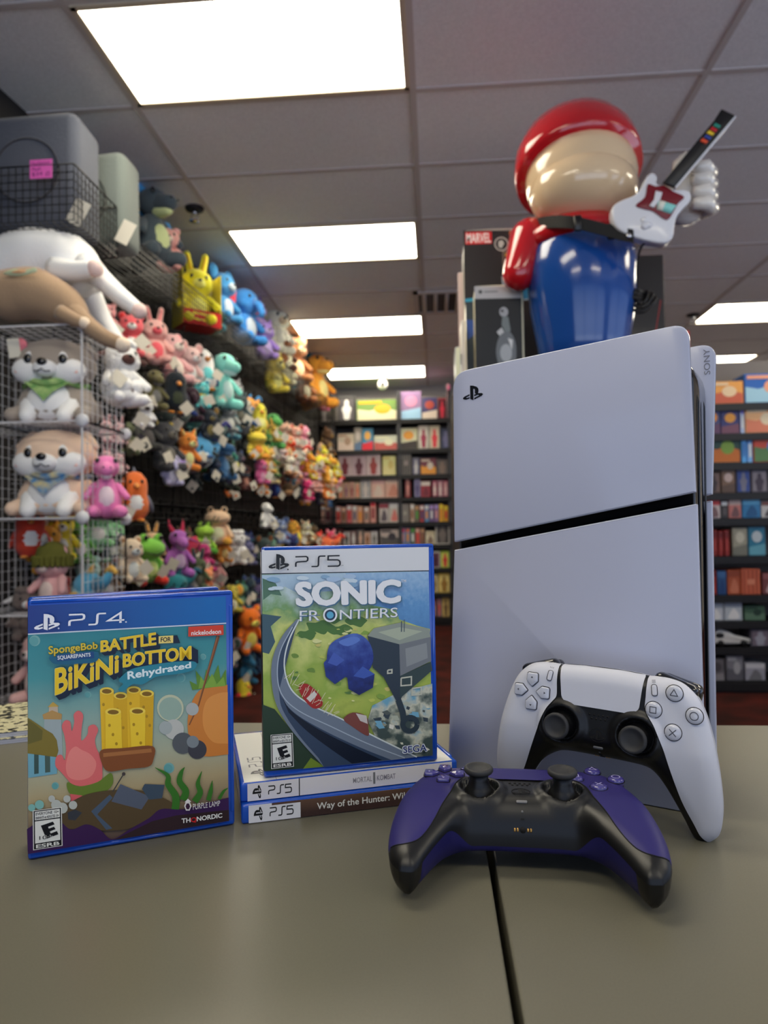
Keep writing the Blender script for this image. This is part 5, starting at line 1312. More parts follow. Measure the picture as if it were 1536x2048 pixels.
mid = [((112, 112, 112), (170, 168, 164), DGR), ((60, 96, 128), (150, 166, 176), NVY), ((190, 160, 70), CRM, ORG), ((70, 116, 60), (140, 160, 90), YEL), ((120, 132, 142), (180, 184, 186), GRY), ((78, 74, 70), (140, 130, 116), BRN), ((66, 64, 66), (100, 98, 96), DGR), ((96, 150, 140), (170, 190, 180), TEA), ((52, 56, 66), (110, 110, 116), NVY)]
far = [(PNK, WHT, RED), ((240, 190, 150), CRM, ORG), (CRM, WHT, TAN), (ORG, CRM, YEL), ((236, 150, 170), WHT, PNK), (YEL, CRM, ORG), (BRN, TAN, CRM), ((206, 200, 196), WHT, PNK)]
low = [((46, 96, 140), (120, 150, 170), NVY), ((36, 54, 92), (60, 96, 140), NVY), ((44, 50, 62), (84, 90, 100), NVY), ((90, 60, 50), TAN, BRN), ((200, 60, 110), PNK, PNK), (GRN, LIM, YEL), ((230, 120, 50), CRM, RED), ((60, 80, 110), GRY, NVY)]
pick = lambda s: near if s < 1.15 else (mid if s < 2.5 else far)
crowd('upper', .86, 1.6, 4.7, .19, (.19, .26), lambda s: mid if s < 2.7 else far)
crowd('middle', .72, .45, 4.75, .155, (.17, .23), pick)
crowd('middle', .56, .35, 4.75, .155, (.16, .22), pick)
crowd('middle', .40, .60, 4.75, .165, (.15, .21), lambda s: (low + near) if s < 2.6 else low + far)
crowd('lower', -.08, .15, 4.6, .17, (.18, .25), lambda s: low + mid + far[:3])
crowd('bottom', -.42, .10, 2.4, .18, (.19, .25), lambda s: low + mid)
crowd('bottom', -.78, 1.2, 2.4, .2, (.2, .26), lambda s: low + mid)
_all = rows['middle']; rows['middle'] = []
for q in _all:
    zc = q['P'][2] + q['h'] / 2 - CZ
    rows['middle' if zc > .655 else ('second' if zc > .485 else 'third')].append(q)
for row, L in rows.items():
    if row == 'basket': continue
    for it in range(60):
        for i in range(len(L)):
            for j in range(i + 1, len(L)):
                a, b = L[i], L[j]
                if abs(a['s'] - b['s']) > .3 or abs(float((a['P'] - b['P']) @ WN)) > .16: continue
                ta, tb = TALL.get(a['kind'], 1.0), TALL.get(b['kind'], 1.0)
                ds = b['s'] - a['s']; dz = (b['P'][2] + b['h'] * tb / 2) - (a['P'][2] + a['h'] * ta / 2)
                e = math.hypot(ds / (.32 * (a['h'] + b['h'])), dz / (.46 * (a['h'] + b['h'])))
                if e < 1:
                    m = (1 - e) * .5; wa, wb = (.15 if 'auth' in a else 1), (.15 if 'auth' in b else 1)
                    sx = (1 if ds >= 0 else -1) * .05 * m; sz = (1 if dz >= 0 else -1) * .03 * m * min(1, abs(dz) * 20)
                    for q, sg, w_ in ((a, -1, wa), (b, 1, wb)):
                        q['s'] += sg * sx * w_; q['P'] = q['P'] + WT * sg * sx * w_ + np.array([0, 0, sg * sz * w_])
RN = {'second': 'in the second crowded hook row', 'third': 'in the third crowded hook row', 'basket': 'standing in the gridwall top baskets', 'upper': 'along the upper hook row', 'middle': 'in the first crowded hook row', 'lower': 'hanging below the empty hooks', 'bottom': 'low on the gridwall'}
m_hook = P('black_chromed_hook', (26, 26, 27), rough=.3, metal=.6)
hk = MB()
hk.bar((0, 0, 0), (0, -.29, -.012), .0028, m_hook, 6); hk.bar((0, -.29, -.012), (0, -.305, .016), .0028, m_hook, 6); hk.box((0, .002, .0), (.012, .012, .075), m_hook)
hook0 = None
def hook(s, z, lb, grp):
    global hook0
    if hook0 is None: hook0 = hk.build('display_hook'); o = hook0
    else: o = hook0.copy(); COL.objects.link(o)
    for k in list(o.keys()):
        if k in ('label', 'group', 'category'): del o[k]
    o.matrix_world = gmat(s, .004, z)
    return tag(o, lb, 'display hook', grp)
for row, L in rows.items():
    L.sort(key=lambda q: q['s'])
    for n, q in enumerate(L):
        rz = q['rz'] if q['rz'] is not None else rng.uniform(.45, 1.35)
        lb = '%s %s plush %s, %s from the white wire cubes' % (cname(q['c'][0]), KW[q['kind']], RN[row], ordw(n))
        plush(q['kind'], *q['c'], q['P'], q['h'], rz, lb, 'plush toys ' + RN[row], q['hp'] > 38, tagged=q['hp'] > 38 and rng.random() < .92 and row != 'basket', tilt=0 if row == 'basket' else rng.uniform(-.12, .2))
        if row != 'basket' and 0.0 < q['s'] < 4.85:
            hook(q['s'], q['P'][2] + q['h'] * TALL.get(q['kind'], 1.0) + .008, 'black display hook carrying a plush toy on the gridwall', 'hooks carrying plush toys')
for k in range(30):
    hook(.25 + .155 * k, CZ + .175, 'empty black display hook in the bare hook row of the gridwall', 'empty hooks in the bare row')
for k in range(29):
    hook(.33 + .155 * k, CZ + .10, 'empty black display hook in the bare hook row of the gridwall', 'empty hooks in the bare row')
# ---- yellow bunny in its red window box
bx = gpt(393, 545, .2)
t = empty('toy_carton', mw=frame((math.cos(.75), math.sin(.75), 0), (-math.sin(.75), math.cos(.75), 0), (0, 0, 1), (bx[0], bx[1], BZ + .004)), label='red and yellow open-front toy carton holding a yellow bunny plush, in the top basket', cat='toy box')
f = MB(); rd, yl = card((196, 34, 36)), card((236, 206, 70)); a_, b_, c_ = .24, .17, .33
f.box((0, b_ / 2, c_ / 2), (a_, .004, c_), card((220, 214, 180))); f.box((-a_ / 2, 0, c_ / 2), (.004, b_, c_), yl); f.box((a_ / 2, 0, c_ / 2), (.004, b_, c_), yl); f.box((0, 0, .002), (a_, b_, .004), rd); f.box((0, -b_ / 2, .045), (a_, .004, .09), rd)
f.build('carton', t)
f = MB(); f.box((0, -b_ / 2 - .003, .05), (.13, .001, .05), card((232, 200, 60))); f.box((0, -b_ / 2 - .0036, .05), (.11, .001, .022), card((196, 34, 36))); f.build('printed_panel', t); MB().box((.06, b_ / 2 - .004, c_ - .03), (.06, .002, .05), rd).build('corner_panel', t)
plush('bunny', (246, 212, 44), (250, 226, 110), (236, 180, 40), (bx[0] - .002, bx[1] + .0, BZ + .012), .37, .55, 'bright yellow bunny plush sitting in the red and yellow carton', 'plush toys in boxes', True, False)
# ---- long plushes lying over the white wire cubes
def on_path(pp, y): return [tuple(on_y(px, py, yy)) for (px, py), yy in zip(pp, y if isinstance(y, (list, tuple)) else [y] * len(pp))]
def long_plush(lb, body, rb, legs, head, c1, c2, c3):
    root = empty('plush_hound', tuple(body[1]), label=lb, cat='plush toy', group='long plush animals on top of the wire cubes')
    o = Vector(body[1]); lo = lambda pts: [tuple(Vector(p) - o) for p in pts]
    MB().add(tube([(p[0], p[1], p[2]) for p in crom(lo(body), 5)], list(np.interp(np.linspace(0, 1, 5 * (len(body) - 1) + 1), np.linspace(0, 1, len(rb)), rb)), 16), fab(c1)).build('body', root)
    for pts, r in legs:
        P5 = crom(lo(pts), 4); rr = list(np.interp(np.linspace(0, 1, len(P5)), np.linspace(0, 1, len(r)), r))
        lg = MB().add(tube(P5, rr, 10), fab(c1)).build('leg', root)
        MB().add(ell(P5[-1], (r[-1] * 1.12,) * 3, 10, 7), fab(c2)).build('paw', lg)
    hc = Vector(head) - o
    MB().add(ell(hc, (.085, .085, .085), 14, 9), fab(c1)).build('head', root); MB().add(ell(hc + Vector((-.03, -.05, -.03)), (.05, .05, .04), 10, 7), fab(c3)).build('muzzle', root)
    return root
ZT = LV[4]
b = on_path([(-16, 545), (20, 535), (80, 522), (140, 530), (185, 570)], 2.70)
wl = long_plush('long white fluffy plush draped over the top of the white wire cubes', b, [.09, .125, .135, .12, .07],
    [(on_path([(170, 525), (205, 560), (240, 592), (278, 622)], [2.66, 2.64, 2.60, 2.58]), [.055, .042, .036, .028]), (on_path([(110, 540), (150, 542), (190, 537)], [2.60, 2.57, 2.55]), [.05, .04, .03]), (on_path([(180, 590), (205, 640), (240, 690)], [2.78, 2.83, 2.84]), [.05, .04, .03])], on_y(45, 545, 2.85), (224, 222, 222), (216, 190, 180), (206, 200, 196))
b = on_path([(-16, 592), (20, 592), (70, 588), (130, 612), (165, 640)], [2.53, 2.53, 2.53, 2.52, 2.50])
long_plush('long brown short-pile plush lying in front of the white one on the wire cubes', b, [.08, .098, .10, .075, .035],
    [(on_path([(110, 590), (165, 640), (205, 672), (245, 690)], [2.56, 2.47, 2.43, 2.42]), [.05, .034, .030, .026]), (on_path([(120, 625), (150, 640), (168, 646)], [2.43, 2.42, 2.42]), [.03, .024, .02])], on_y(20, 600, 2.62), (150, 122, 98), (214, 196, 176), (120, 96, 78))
t = empty('hang_card', tuple(on_y(38, 543, 2.42)), label='large leaf-shaped paper tag lying on the brown long plush', cat='tag')
MB().add(prism(crom([(-.06, -.006), (-.02, .010), (.02, .004), (.06, .012), (.065, -.004), (.0, -.016)], 5, True), -.001, .001), card((176, 186, 156))).build('card', t)
MB().add(prism(crom([(-.03, -.003), (.0, .006), (.03, .001), (.01, -.009)], 5, True), -.002, -.0011), card((196, 150, 110))).build('printed_panel', t)
# ---- toys in the lower wire cube
zl = LV[1] + .006
plush('bear', (228, 168, 168), (240, 196, 190), PNK, (-1.50, 2.62, zl), .245, -.25, 'pink bear plush wearing an olive knit hat, in the low wire cube', 'toys in the low wire cubes', True, False)
t = empty('knit_hat', (-1.50, 2.615, zl + .185), label='olive ribbed knit hat on the pink bear plush', cat='hat', rz=-.25)
hat = P('olive_knit', (112, 112, 46), rough=.95, bump=(240, .6, .004))
MB().add(lathe([(.072, -.012), (.070, .02), (.056, .058), (.024, .078), (.002, .082)], 20, sy=.92), hat).build('crown', t)
f = MB()
for k in range(22): f.add(limb((.070 * math.cos(k * .2856), .065 * math.sin(k * .2856), -.012), (.072 * math.cos(k * .2856), .066 * math.sin(k * .2856), .018), .009, .009, 6), hat)
f.build('ribbed_cuff', t)
plush('fish', (80, 160, 196), (150, 200, 214), (216, 170, 80), (-1.38, 2.66, zl), .20, -.5, 'sky blue whale plush with gold fins beside the olive hat bear', 'toys in the low wire cubes', True, False)
plush('fish', (196, 196, 202), WHT, GRY, (-1.585, 2.72, zl + .11), .22, -1.2, 'pale grey whale plush at the back of the low wire cube', 'toys in the low wire cubes', True, False)
plush('bunny', (232, 176, 172), (240, 200, 196), PNK, (-1.535, 2.60, LV[0] + .006), .285, -.3, 'pink bunny plush in the lowest wire cube beside the game case', 'toys in the low wire cubes', True, False)
for k, (x, z, c, kd) in enumerate(((.02, -.02, GRN, 'dino'), (.16, .05, (150, 200, 160), 'frog'), (.30, -.03, (120, 180, 130), 'bear'), (.08, -.2, (150, 190, 180), 'bear'), (.24, -.22, (130, 100, 80), 'mouse'), (-.12, .0, YEL, 'bear'), (-.22, -.05, (206, 150, 50), 'cat'), (-.32, .02, (190, 60, 40), 'bird'), (-.15, -.28, (160, 50, 46), 'bear'), (-.34, -.30, (100, 92, 86), 'sheep'))):
    P_ = WO + WT * (x - .02) + WN * .12
    plush(kd, c, jig(WHT), jig(c), (P_[0], P_[1], CZ + z - .1), .21, .6, '%s %s plush behind the white wire cubes, %s seen through the wires' % (cname(c), KW[kd], ordw(k)), 'toys seen through the wire cubes', True, False)
for k, (px, py) in enumerate(((212, 858), (238, 862), (213, 918), (238, 922))):
    P_ = gpt(px, py, .16); h = 58 * depth_of(P_) / FPX / 1.22
    plush('bunny', (222, 178, 186), (236, 206, 206), (176, 120, 130), (P_[0], P_[1], P_[2] - h * .6), h, .8, 'pale pink bunny plush behind the cube side wires, %s of four' % ordw(k), 'pale pink bunnies behind the cube', True, False)
# ================================================================== SHELVES AT THE BACK AND SIDE
m_shelf = P('black_shelf_laminate', (24, 23, 24), rough=.45)
m_sback = P('grey_shelf_back', (118, 112, 110), rough=.8)
m_post = P('grey_post', (74, 74, 78), rough=.4, metal=.3)
def shelf_unit(name, x0, x1, Y, D, zs, lb, grp, zt):
    root = empty(name, ((x0 + x1) / 2, Y + D / 2, 0), label=lb, cat='shelving', group=grp)
    cx = (x0 + x1) / 2; w = x1 - x0
    MB().box((0, D / 2 - .01, zt / 2), (w, .02, zt), m_sback).build('back_panel', root)
    for s in (-1, 1): MB().box((s * (w / 2 - .011), -D / 2 + .05, zt / 2), (.02, .06, zt), m_post).build('upright', root)
    for z in zs: MB().box((0, -.004, z - .026), (w - .002, D - .03, .048), m_shelf).build('shelf_board', root)
    MB().box((0, 0, .04), (w - .01, D - .06, .08), m_shelf).build('plinth', root)
    return root
def prod(name, px0, px1, py0, Y, zb, D, c1, c2, c3, style, lb, cat, grp):
    """printed carton whose front shows between two pixels"""
    a = on_y(px0, py0, Y); b = on_y(px1, py0, Y); w = max(.012, b[0] - a[0]); h = max(.04, a[2] - zb)
    o = MB().add(moved(rbox(w, D, h, min(.003, w * .1), 1), (0, D / 2, h / 2)), card(c1), None, False).build(name)
    o.location = ((a[0] + b[0]) / 2, Y, zb); tag(o, lb, cat, grp)
    A = Art(o, lambda x, z: ((x - .5) * w, z * h), y0=-.0012)
    old = A.k
    def lay(pts, c, n=[0]):
        n[0] += 1; v, f = poly2(pts); A.base.add(([((x - .5) * w, -.0012 - .0006 * n[0], z * h) for x, z in v], f), card(c), None, False)
    if style == 'fig':
        lay([(.08, .05), (.92, .05), (.92, .9), (.08, .9)], c2); lay(crom([(.35, .08), (.3, .3), (.22, .5), (.36, .62), (.38, .78), (.5, .86), (.62, .78), (.64, .62), (.78, .5), (.7, .3), (.65, .08)], 3, True), c3)
    elif style == 'figs':
        lay([(.06, .05), (.94, .05), (.94, .92), (.06, .92)], c2)
        for x in (.28, .70): lay(crom([(x - .12, .08), (x - .15, .4), (x - .08, .6), (x, .84), (x + .09, .6), (x + .15, .4), (x + .12, .08)], 3, True), c3)
    elif style == 'land':
        lay([(.02, .03), (.98, .03), (.98, .45), (.6, .6), (.3, .48), (.02, .56)], c2); lay(circ(.62, .55, .2, .24, 14), c3); lay([(.05, .82), (.6, .82), (.6, .94), (.05, .94)], c3)
    elif style == 'book':
        lay([(0.02, .72), (.98, .72), (.98, .97), (0.02, .97)], c2); lay(crom([(.2, .1), (.3, .4), (.5, .66), (.75, .45), (.8, .1)], 3, True), c3)
    elif style == 'spine':
        lay([(.1, .74), (.9, .74), (.9, .95), (.1, .95)], c2); lay([(.25, .2), (.75, .2), (.75, .65), (.25, .65)], c3)
    elif style == 'stripe':
        for k in range(4): lay([(.1 + .22 * k, .03), (.2 + .22 * k, .03), (.2 + .22 * k, .97), (.1 + .22 * k, .97)], c2)
        lay([(.3, .4), (.7, .4), (.7, .6), (.3, .6)], c3)
    elif style == 'duo':
        lay([(.02, .02), (.98, .02), (.98, .42), (.02, .30)], c2); lay(circ(.5, .66, .3, .2, 14), c3)
    A.done('printed_panel')
    return o
YB = 8.22
BPY = [839, 899, 950, 995, 1045, 1090, 1137, 1187, 1236]
BZS = [float(on_y(780, y, YB)[2]) for y in BPY]
xs = [float(on_y(p_, 900, YB)[0]) for p_ in (596, 666, 798, 900, 1010)]
BW = ('beside the plush gridwall end', 'holding figure boxes after the grey post', 'reaching behind the white console', 'hidden behind the white console')
for k in range(4):
    shelf_unit('shelf_unit', xs[k] + .002, xs[k + 1] - .002, YB - .02, .40, BZS, 'tall black shelf unit on the back wall, ' + BW[k], 'shelf units on the back wall', BZS[0] + .34)
def cc(x): return 640 + x / 5.486
def cy2(y): return 740 + y / 5.486
GR_, SK, LB, MR, GO = (112, 106, 104), (226, 184, 162), (140, 180, 220), (120, 36, 52), (240, 180, 60)
BI = [
 [(2, 98, 345, GR_, (90, 84, 86), (170, 160, 162), 'fig'), (197, 384, 290, (58, 56, 58), (80, 78, 80), (224, 222, 216), 'fig'), (402, 858, 335, (108, 140, 66), (216, 208, 174), (236, 160, 40), 'land'), (884, 1108, 240, (140, 112, 150), (150, 190, 220), (200, 130, 160), 'duo'), (1116, 1284, 306, (60, 56, 100), (206, 192, 176), (170, 70, 60), 'duo'), (1292, 1384, 310, (128, 26, 44), (60, 30, 40), (190, 40, 60), 'fig'), (1390, 1428, 150, (206, 150, 160), (226, 110, 150), (226, 200, 206), 'spine')],
 [(10, 110, 690, (120, 96, 60), (150, 120, 70), (96, 74, 40), 'fig'), (192, 368, 700, (196, 182, 164), (212, 196, 180), (170, 140, 120), 'land'), (374, 454, 632, (170, 166, 156), (92, 120, 150), (200, 196, 186), 'duo'), (460, 580, 642, (64, 140, 180), (222, 44, 62), (240, 170, 80), 'duo'), (592, 854, 722, (202, 204, 188), (190, 90, 80), (222, 220, 190), 'land'), (872, 1066, 640, (212, 214, 176), (48, 42, 40), (226, 150, 50), 'duo'), (1078, 1190, 612, (182, 176, 170), (206, 200, 190), (150, 40, 70), 'fig'), (1198, 1312, 612, (190, 182, 160), (206, 190, 170), (214, 60, 70), 'fig'), (1322, 1436, 640, (42, 50, 78), (60, 66, 96), (110, 110, 150), 'fig')],
 [(20, 130, 880, (140, 120, 96), (110, 90, 70), (200, 160, 90), 'fig'), (200, 344, 930, (206, 188, 192), (190, 170, 178), (120, 44, 60), 'fig'), (350, 502, 930, (204, 184, 190), (186, 166, 176), (96, 50, 64), 'fig'), (508, 660, 920, (206, 188, 190), (190, 172, 176), (150, 60, 60), 'fig'), (684, 828, 944, (236, 222, 152), (226, 212, 150), (206, 190, 110), 'land'), (884, 1000, 892, (112, 106, 102), (64, 60, 60), (150, 140, 136), 'stripe'), (1012, 1092, 960, (92, 92, 112), (110, 110, 140), (190, 190, 196), 'fig'), (1102, 1272, 972, (120, 60, 76), (232, 150, 60), (212, 200, 186), 'land'), (1278, 1402, 980, (82, 76, 76), (100, 92, 90), (130, 110, 100), 'fig')],
 [(60, 150, 1240, (200, 120, 110), (180, 90, 80), SK, 'fig')] + [(196 + 62 * k, 252 + 62 * k, 1222, c_, SK, d_, 'fig') for k, (c_, d_) in enumerate((((212, 172, 142), (226, 120, 70)), ((190, 150, 120), (140, 90, 120)), ((206, 160, 150), (150, 60, 70)), ((150, 140, 110), (226, 130, 100))))] + [(446, 550, 1192, (232, 228, 226), (160, 160, 166), (214, 206, 200), 'fig'), (560, 710, 1186, (226, 182, 168), (206, 160, 160), (236, 200, 186), 'book'), (716, 884, 1180, (228, 178, 158), (236, 196, 180), (206, 140, 120), 'book'), (932, 990, 1166, (172, 52, 54), (90, 36, 40), (226, 150, 140), 'fig'), (1032, 1100, 1180, (112, 110, 152), (140, 136, 176), (80, 70, 120), 'fig'), (1104, 1210, 1222, (160, 52, 62), (226, 214, 206), (120, 40, 50), 'book'), (1230, 1284, 1210, (152, 62, 92), (190, 110, 130), (226, 210, 200), 'fig'), (1292, 1344, 1210, (150, 100, 120), (190, 140, 150), (232, 206, 200), 'fig'), (1350, 1402, 1210, (140, 60, 90), (190, 120, 130), (226, 190, 190), 'fig')],
 [(a_, a_ + 54, 1476 + (k * 37) % 30, c_, d_, e_, 'spine') for k, (a_, c_, d_, e_) in enumerate(((4, (150, 120, 116), WHT, SK), (60, (130, 110, 110), SK, MR), (116, (186, 150, 146), WHT, MR), (172, (206, 130, 120), WHT, RED), (232, (160, 130, 120), SK, BRN), (292, (206, 110, 116), WHT, RED), (352, (196, 160, 150), WHT, (90, 90, 120)), (412, (212, 150, 116), SK, ORG), (482, (200, 160, 146), WHT, GR_)))] + [(548, 612, 1430, (210, 150, 140), (220, 50, 60), (150, 60, 60), 'spine'), (648, 752, 1456, (198, 190, 186), (150, 60, 70), (96, 86, 92), 'book'), (758, 868, 1456, (204, 198, 192), WHT, (226, 130, 120), 'book'), (890, 974, 1470, (142, 138, 130), (120, 116, 110), (166, 160, 150), 'stripe')] + [(988 + 53 * k, 1034 + 53 * k, 1468 + (k * 17) % 20, c_, d_, e_, 'spine') for k, (c_, d_, e_) in enumerate((((186, 170, 150), WHT, BRN), ((110, 96, 80), TAN, GRN), ((170, 60, 64), WHT, NVY), ((90, 140, 190), WHT, ORG), ((110, 90, 140), LIL, WHT), ((130, 100, 150), LIL, PNK), ((222, 166, 50), YEL, ORG), ((226, 160, 46), YEL, RED)))],
 [(180 + 76 * k, 250 + 76 * k, 1740 + (k * 29) % 40, c_, d_, e_, 'fig') for k, (c_, d_, e_) in enumerate((((120, 60, 60), (70, 50, 56), SK), ((150, 130, 130), WHT, (60, 56, 60)), ((110, 90, 96), (140, 110, 110), WHT), ((96, 86, 90), GR_, SK), ((176, 150, 140), SK, BRN), ((150, 140, 150), WHT, GR_)))] + [(660, 868, 1750, (190, 176, 168), (90, 84, 80), (60, 54, 56), 'land')] + [(884 + 54 * k, 932 + 54 * k, 1730, c_, d_, e_, 'spine') for k, (c_, d_, e_) in enumerate((((130, 140, 180), (226, 60, 110), PNK), ((120, 140, 176), (220, 110, 80), ORG), ((90, 110, 96), GRN, WHT), ((190, 100, 80), SK, RED), ((130, 100, 90), TAN, BRN)))] + [(1158, 1258, 1770, (212, 206, 180), (190, 180, 150), (140, 120, 100), 'book'), (1266, 1420, 1684, (216, 214, 204), (70, 66, 66), (110, 104, 100), 'fig')],
 [(1220, 1316, 1990, (206, 206, 200), (110, 70, 90), (70, 40, 60), 'fig'), (1322, 1420, 1986, (150, 180, 60), (200, 210, 100), (206, 70, 60), 'fig')],
 [(1216, 1290, 2240, (190, 180, 140), (210, 196, 150), (120, 100, 70), 'fig'), (1298, 1424, 2230, (206, 176, 90), (220, 200, 130), (150, 110, 50), 'fig')],
 [(1226, 1276, 2500, (80, 60, 66), (130, 40, 60), (190, 180, 190), 'fig'), (1284, 1330, 2480, (66, 60, 66), (150, 140, 150), (200, 60, 60), 'fig'), (1336, 1420, 2480, (150, 130, 90), (206, 180, 110), (110, 90, 60), 'fig')],
]
for r, items in enumerate(BI):
    for n, (a_, b_, t_y, c1, c2, c3, st) in enumerate(items):
        kind = 'book' if st in ('spine', 'book') and r >= 3 else 'figure_box'
        nm = 'slim boxed figure' if st == 'spine' else ('picture book' if st == 'book' else ('wide carton' if b_ - a_ > 180 else 'figure box'))
        prod(kind, cc(a_), cc(b_), cy2(t_y), YB + .035 + .004 * (n % 3), BZS[r], .12, c1, c2, c3, st, '%s %s %s from the plush aisle on the %s back-wall shelf down' % (cname(c1), nm, ordw(n), ordw(r)), 'book' if kind == 'book' else 'figure box', 'boxes on the back wall shelves')
# ---- side shelves with board games
YS = 4.82
SPY = [806, 866, 925, 985, 1036, 1112, 1190, 1242, 1294, 1366]
SZS = [float(on_y(1482, y, YS)[2]) for y in SPY]
sx0, sx1 = float(on_y(1402, 1000, YS)[0]), float(on_y(1640, 1000, YS)[0])
shelf_unit('shelf_unit', sx0, sx1, YS - .02, .38, SZS, 'black shelf unit of board games standing on the maroon carpet beyond the console', 'side shelf units', SZS[0] + .36)
SI = [
 [(1412, 1486, 764, (236, 150, 70), (190, 90, 60), (226, 190, 150), 'land'), (1488, 1580, 748, (30, 90, 170), (150, 190, 210), (236, 150, 120), 'land')],
 [(1410, 1440, 818, (60, 66, 110), (90, 60, 90), (226, 140, 60), 'duo'), (1441, 1478, 820, (52, 58, 108), (110, 70, 90), (236, 150, 60), 'duo'), (1480, 1488, 814, (180, 190, 220), (120, 110, 190), (226, 226, 232), 'spine'), (1490, 1560, 816, (236, 170, 120), (200, 120, 90), (240, 200, 170), 'land')],
 [(1412, 1480, 870, (40, 66, 60), (180, 100, 40), (120, 150, 60), 'land'), (1482, 1492, 866, (90, 160, 220), WHT, (60, 110, 180), 'spine'), (1494, 1504, 868, (120, 170, 220), (60, 110, 180), WHT, 'spine'), (1506, 1570, 868, (190, 70, 50), (80, 120, 70), (60, 130, 190), 'land')],
 [(1414, 1440, 944, (90, 70, 60), (110, 90, 80), (60, 50, 50), 'fig'), (1442, 1470, 940, (120, 92, 76), (90, 70, 60), (190, 170, 160), 'duo'), (1472, 1500, 938, (70, 74, 96), (50, 70, 140), (110, 110, 130), 'fig'), (1502, 1534, 940, (80, 76, 84), (120, 110, 120), (60, 50, 60), 'fig')],
 [(1414, 1440, 1000, (196, 180, 176), (190, 60, 60), (120, 90, 90), 'book'), (1441, 1456, 1002, (60, 56, 58), WHT, (90, 80, 80), 'spine'), (1457, 1482, 1000, (190, 120, 110), (206, 180, 170), (120, 80, 80), 'book'), (1484, 1520, 998, (50, 120, 170), (90, 160, 200), (30, 80, 130), 'book'), (1522, 1560, 1002, (196, 190, 186), (120, 70, 60), (90, 80, 80), 'book')],
 [(1412, 1422, 1062, (140, 40, 34), (110, 30, 26), (170, 60, 50), 'spine'), (1424, 1434, 1060, (134, 38, 32), (110, 30, 26), (160, 56, 50), 'spine'), (1436, 1446, 1062, (140, 40, 36), (110, 30, 26), (160, 56, 50), 'spine'), (1448, 1458, 1060, (130, 36, 32), (110, 30, 26), (160, 56, 50), 'spine'), (1464, 1494, 1056, (150, 146, 130), (110, 110, 100), (190, 186, 170), 'duo'), (1496, 1530, 1054, (40, 110, 140), (90, 150, 170), (180, 190, 196), 'duo')],
 [(1414, 1432, 1140, (150, 44, 36), (120, 34, 30), (180, 70, 60), 'book'), (1434, 1452, 1142, (44, 80, 130), (60, 100, 150), (30, 60, 110), 'book'), (1454, 1480, 1140, (170, 80, 50), (140, 64, 40), (190, 110, 80), 'book'), (1482, 1520, 1138, (190, 96, 66), (160, 76, 50), (206, 126, 96), 'stripe'), (1524, 1560, 1146, (110, 60, 60), (140, 80, 80), (180, 150, 150), 'book')],
 [(1414, 1446, 1206, (190, 196, 202), (150, 160, 176), (220, 222, 226), 'book'), (1448, 1484, 1204, (180, 186, 196), (140, 150, 166), (220, 222, 226), 'book'), (1488, 1530, 1212, (60, 90, 70), (90, 120, 96), (40, 60, 50), 'land')],
 [(1500, 1540, 1258, (70, 70, 80), (110, 100, 110), (150, 150, 160), 'fig')],
 [(1420, 1448, 1318, (100, 96, 100), (130, 126, 130), (70, 66, 70), 'duo'), (1452, 1486, 1312, (120, 120, 126), (90, 90, 96), (160, 160, 166), 'land'), (1490, 1530, 1326, (150, 150, 160), (190, 190, 196), (110, 110, 116), 'book')],
]
for r, items in enumerate(SI):
    for n, (a_, b_, t_y, c1, c2, c3, st) in enumerate(items):
        nm = 'slim box' if b_ - a_ < 14 else 'board game box'
        prod('game_box', a_, b_, t_y, YS + .02 + .004 * (n % 3), SZS[r], .18, c1, c2, c3, st, '%s %s %s from the console on the %s side shelf down' % (cname(c1), nm, ordw(n), ordw(r)), 'game box', 'boxes on the side shelves')
t = empty('toy_vehicle', tuple(on_y(1457, 1290, YS + .07)), label='white rounded toy racer on the side shelf below the grey boxes', cat='toy')
t.location.z = SZS[8]
MB().add(prism(crom([(-.12, .02), (-.125, .07), (-.08, .115), (-.02, .10), (.04, .07), (.12, .05), (.13, .02)], 5, True), -.05, .05, .012), m_plw).build('body', t)
MB().add(ell((-.075, -.052, .075), (.03, .006, .018), 12, 8), m_black).build('window', t)
for x in (-.07, .08): MB().add(moved(lathe([(.02, -.055), (.022, -.05), (.022, .05), (.02, .055)], 14), (0, 0, 0)), m_black, Matrix.Translation((x, 0, .022)) @ Matrix.Rotation(PI / 2, 4, 'X')).build('wheel', t)
# ================================================================== RACK WITH BOXES AND THE DISPLAY FIGURE
RZ = CZ + .55
rx0, rx1 = .085, .93
root = empty('display_rack', ((rx0 + rx1) / 2, 2.95, 0), label='black display rack behind the console carrying the big figure and boxes', cat='rack')
w_ = rx1 - rx0
for s in (-1, 1): MB().box((s * (w_ / 2 - .012), 0, (RZ - .03) / 2), (.024, .92, RZ - .03), m_shelf).build('side_panel', root)
MB().box((0, .44, (RZ - .03) / 2), (w_ - .05, .02, RZ - .03), m_shelf).build('back_panel', root)
for z in (.12, .55, .95, 1.3): MB().box((0, -.02, z), (w_ - .05, .86, .025), m_shelf).build('shelf_board', root)
MB().box((0, 0, RZ - .015), (w_, .95, .03), m_shelf).build('rack_top', root)
def carton(name, px0, px1, pyt, Y, D, c1, cside, lb):
    a = on_y(px0, pyt, Y); b = on_y(px1, pyt, Y); w = b[0] - a[0]; h = a[2] - RZ
    t = empty(name, ((a[0] + b[0]) / 2, Y, RZ), label=lb, cat='box', group='cartons on the display rack')
    f = MB(); v, q = rbox(w, D, h, .003, 1); f.add(moved((v, q), (0, D / 2, h / 2)), card(cside), None, False); f.build('carton', t)
    A = Art(t, lambda x, z: ((px_x(x, Y) - (a[0] + b[0]) / 2), on_y(x, z, Y)[2] - RZ), y0=-.0015)
    A.poly([(px0 + 1, pyt + 1), (px1 - 1, pyt + 1), (px1 - 1, 760), (px0 + 1, 760)], card(c1))
    return t, A
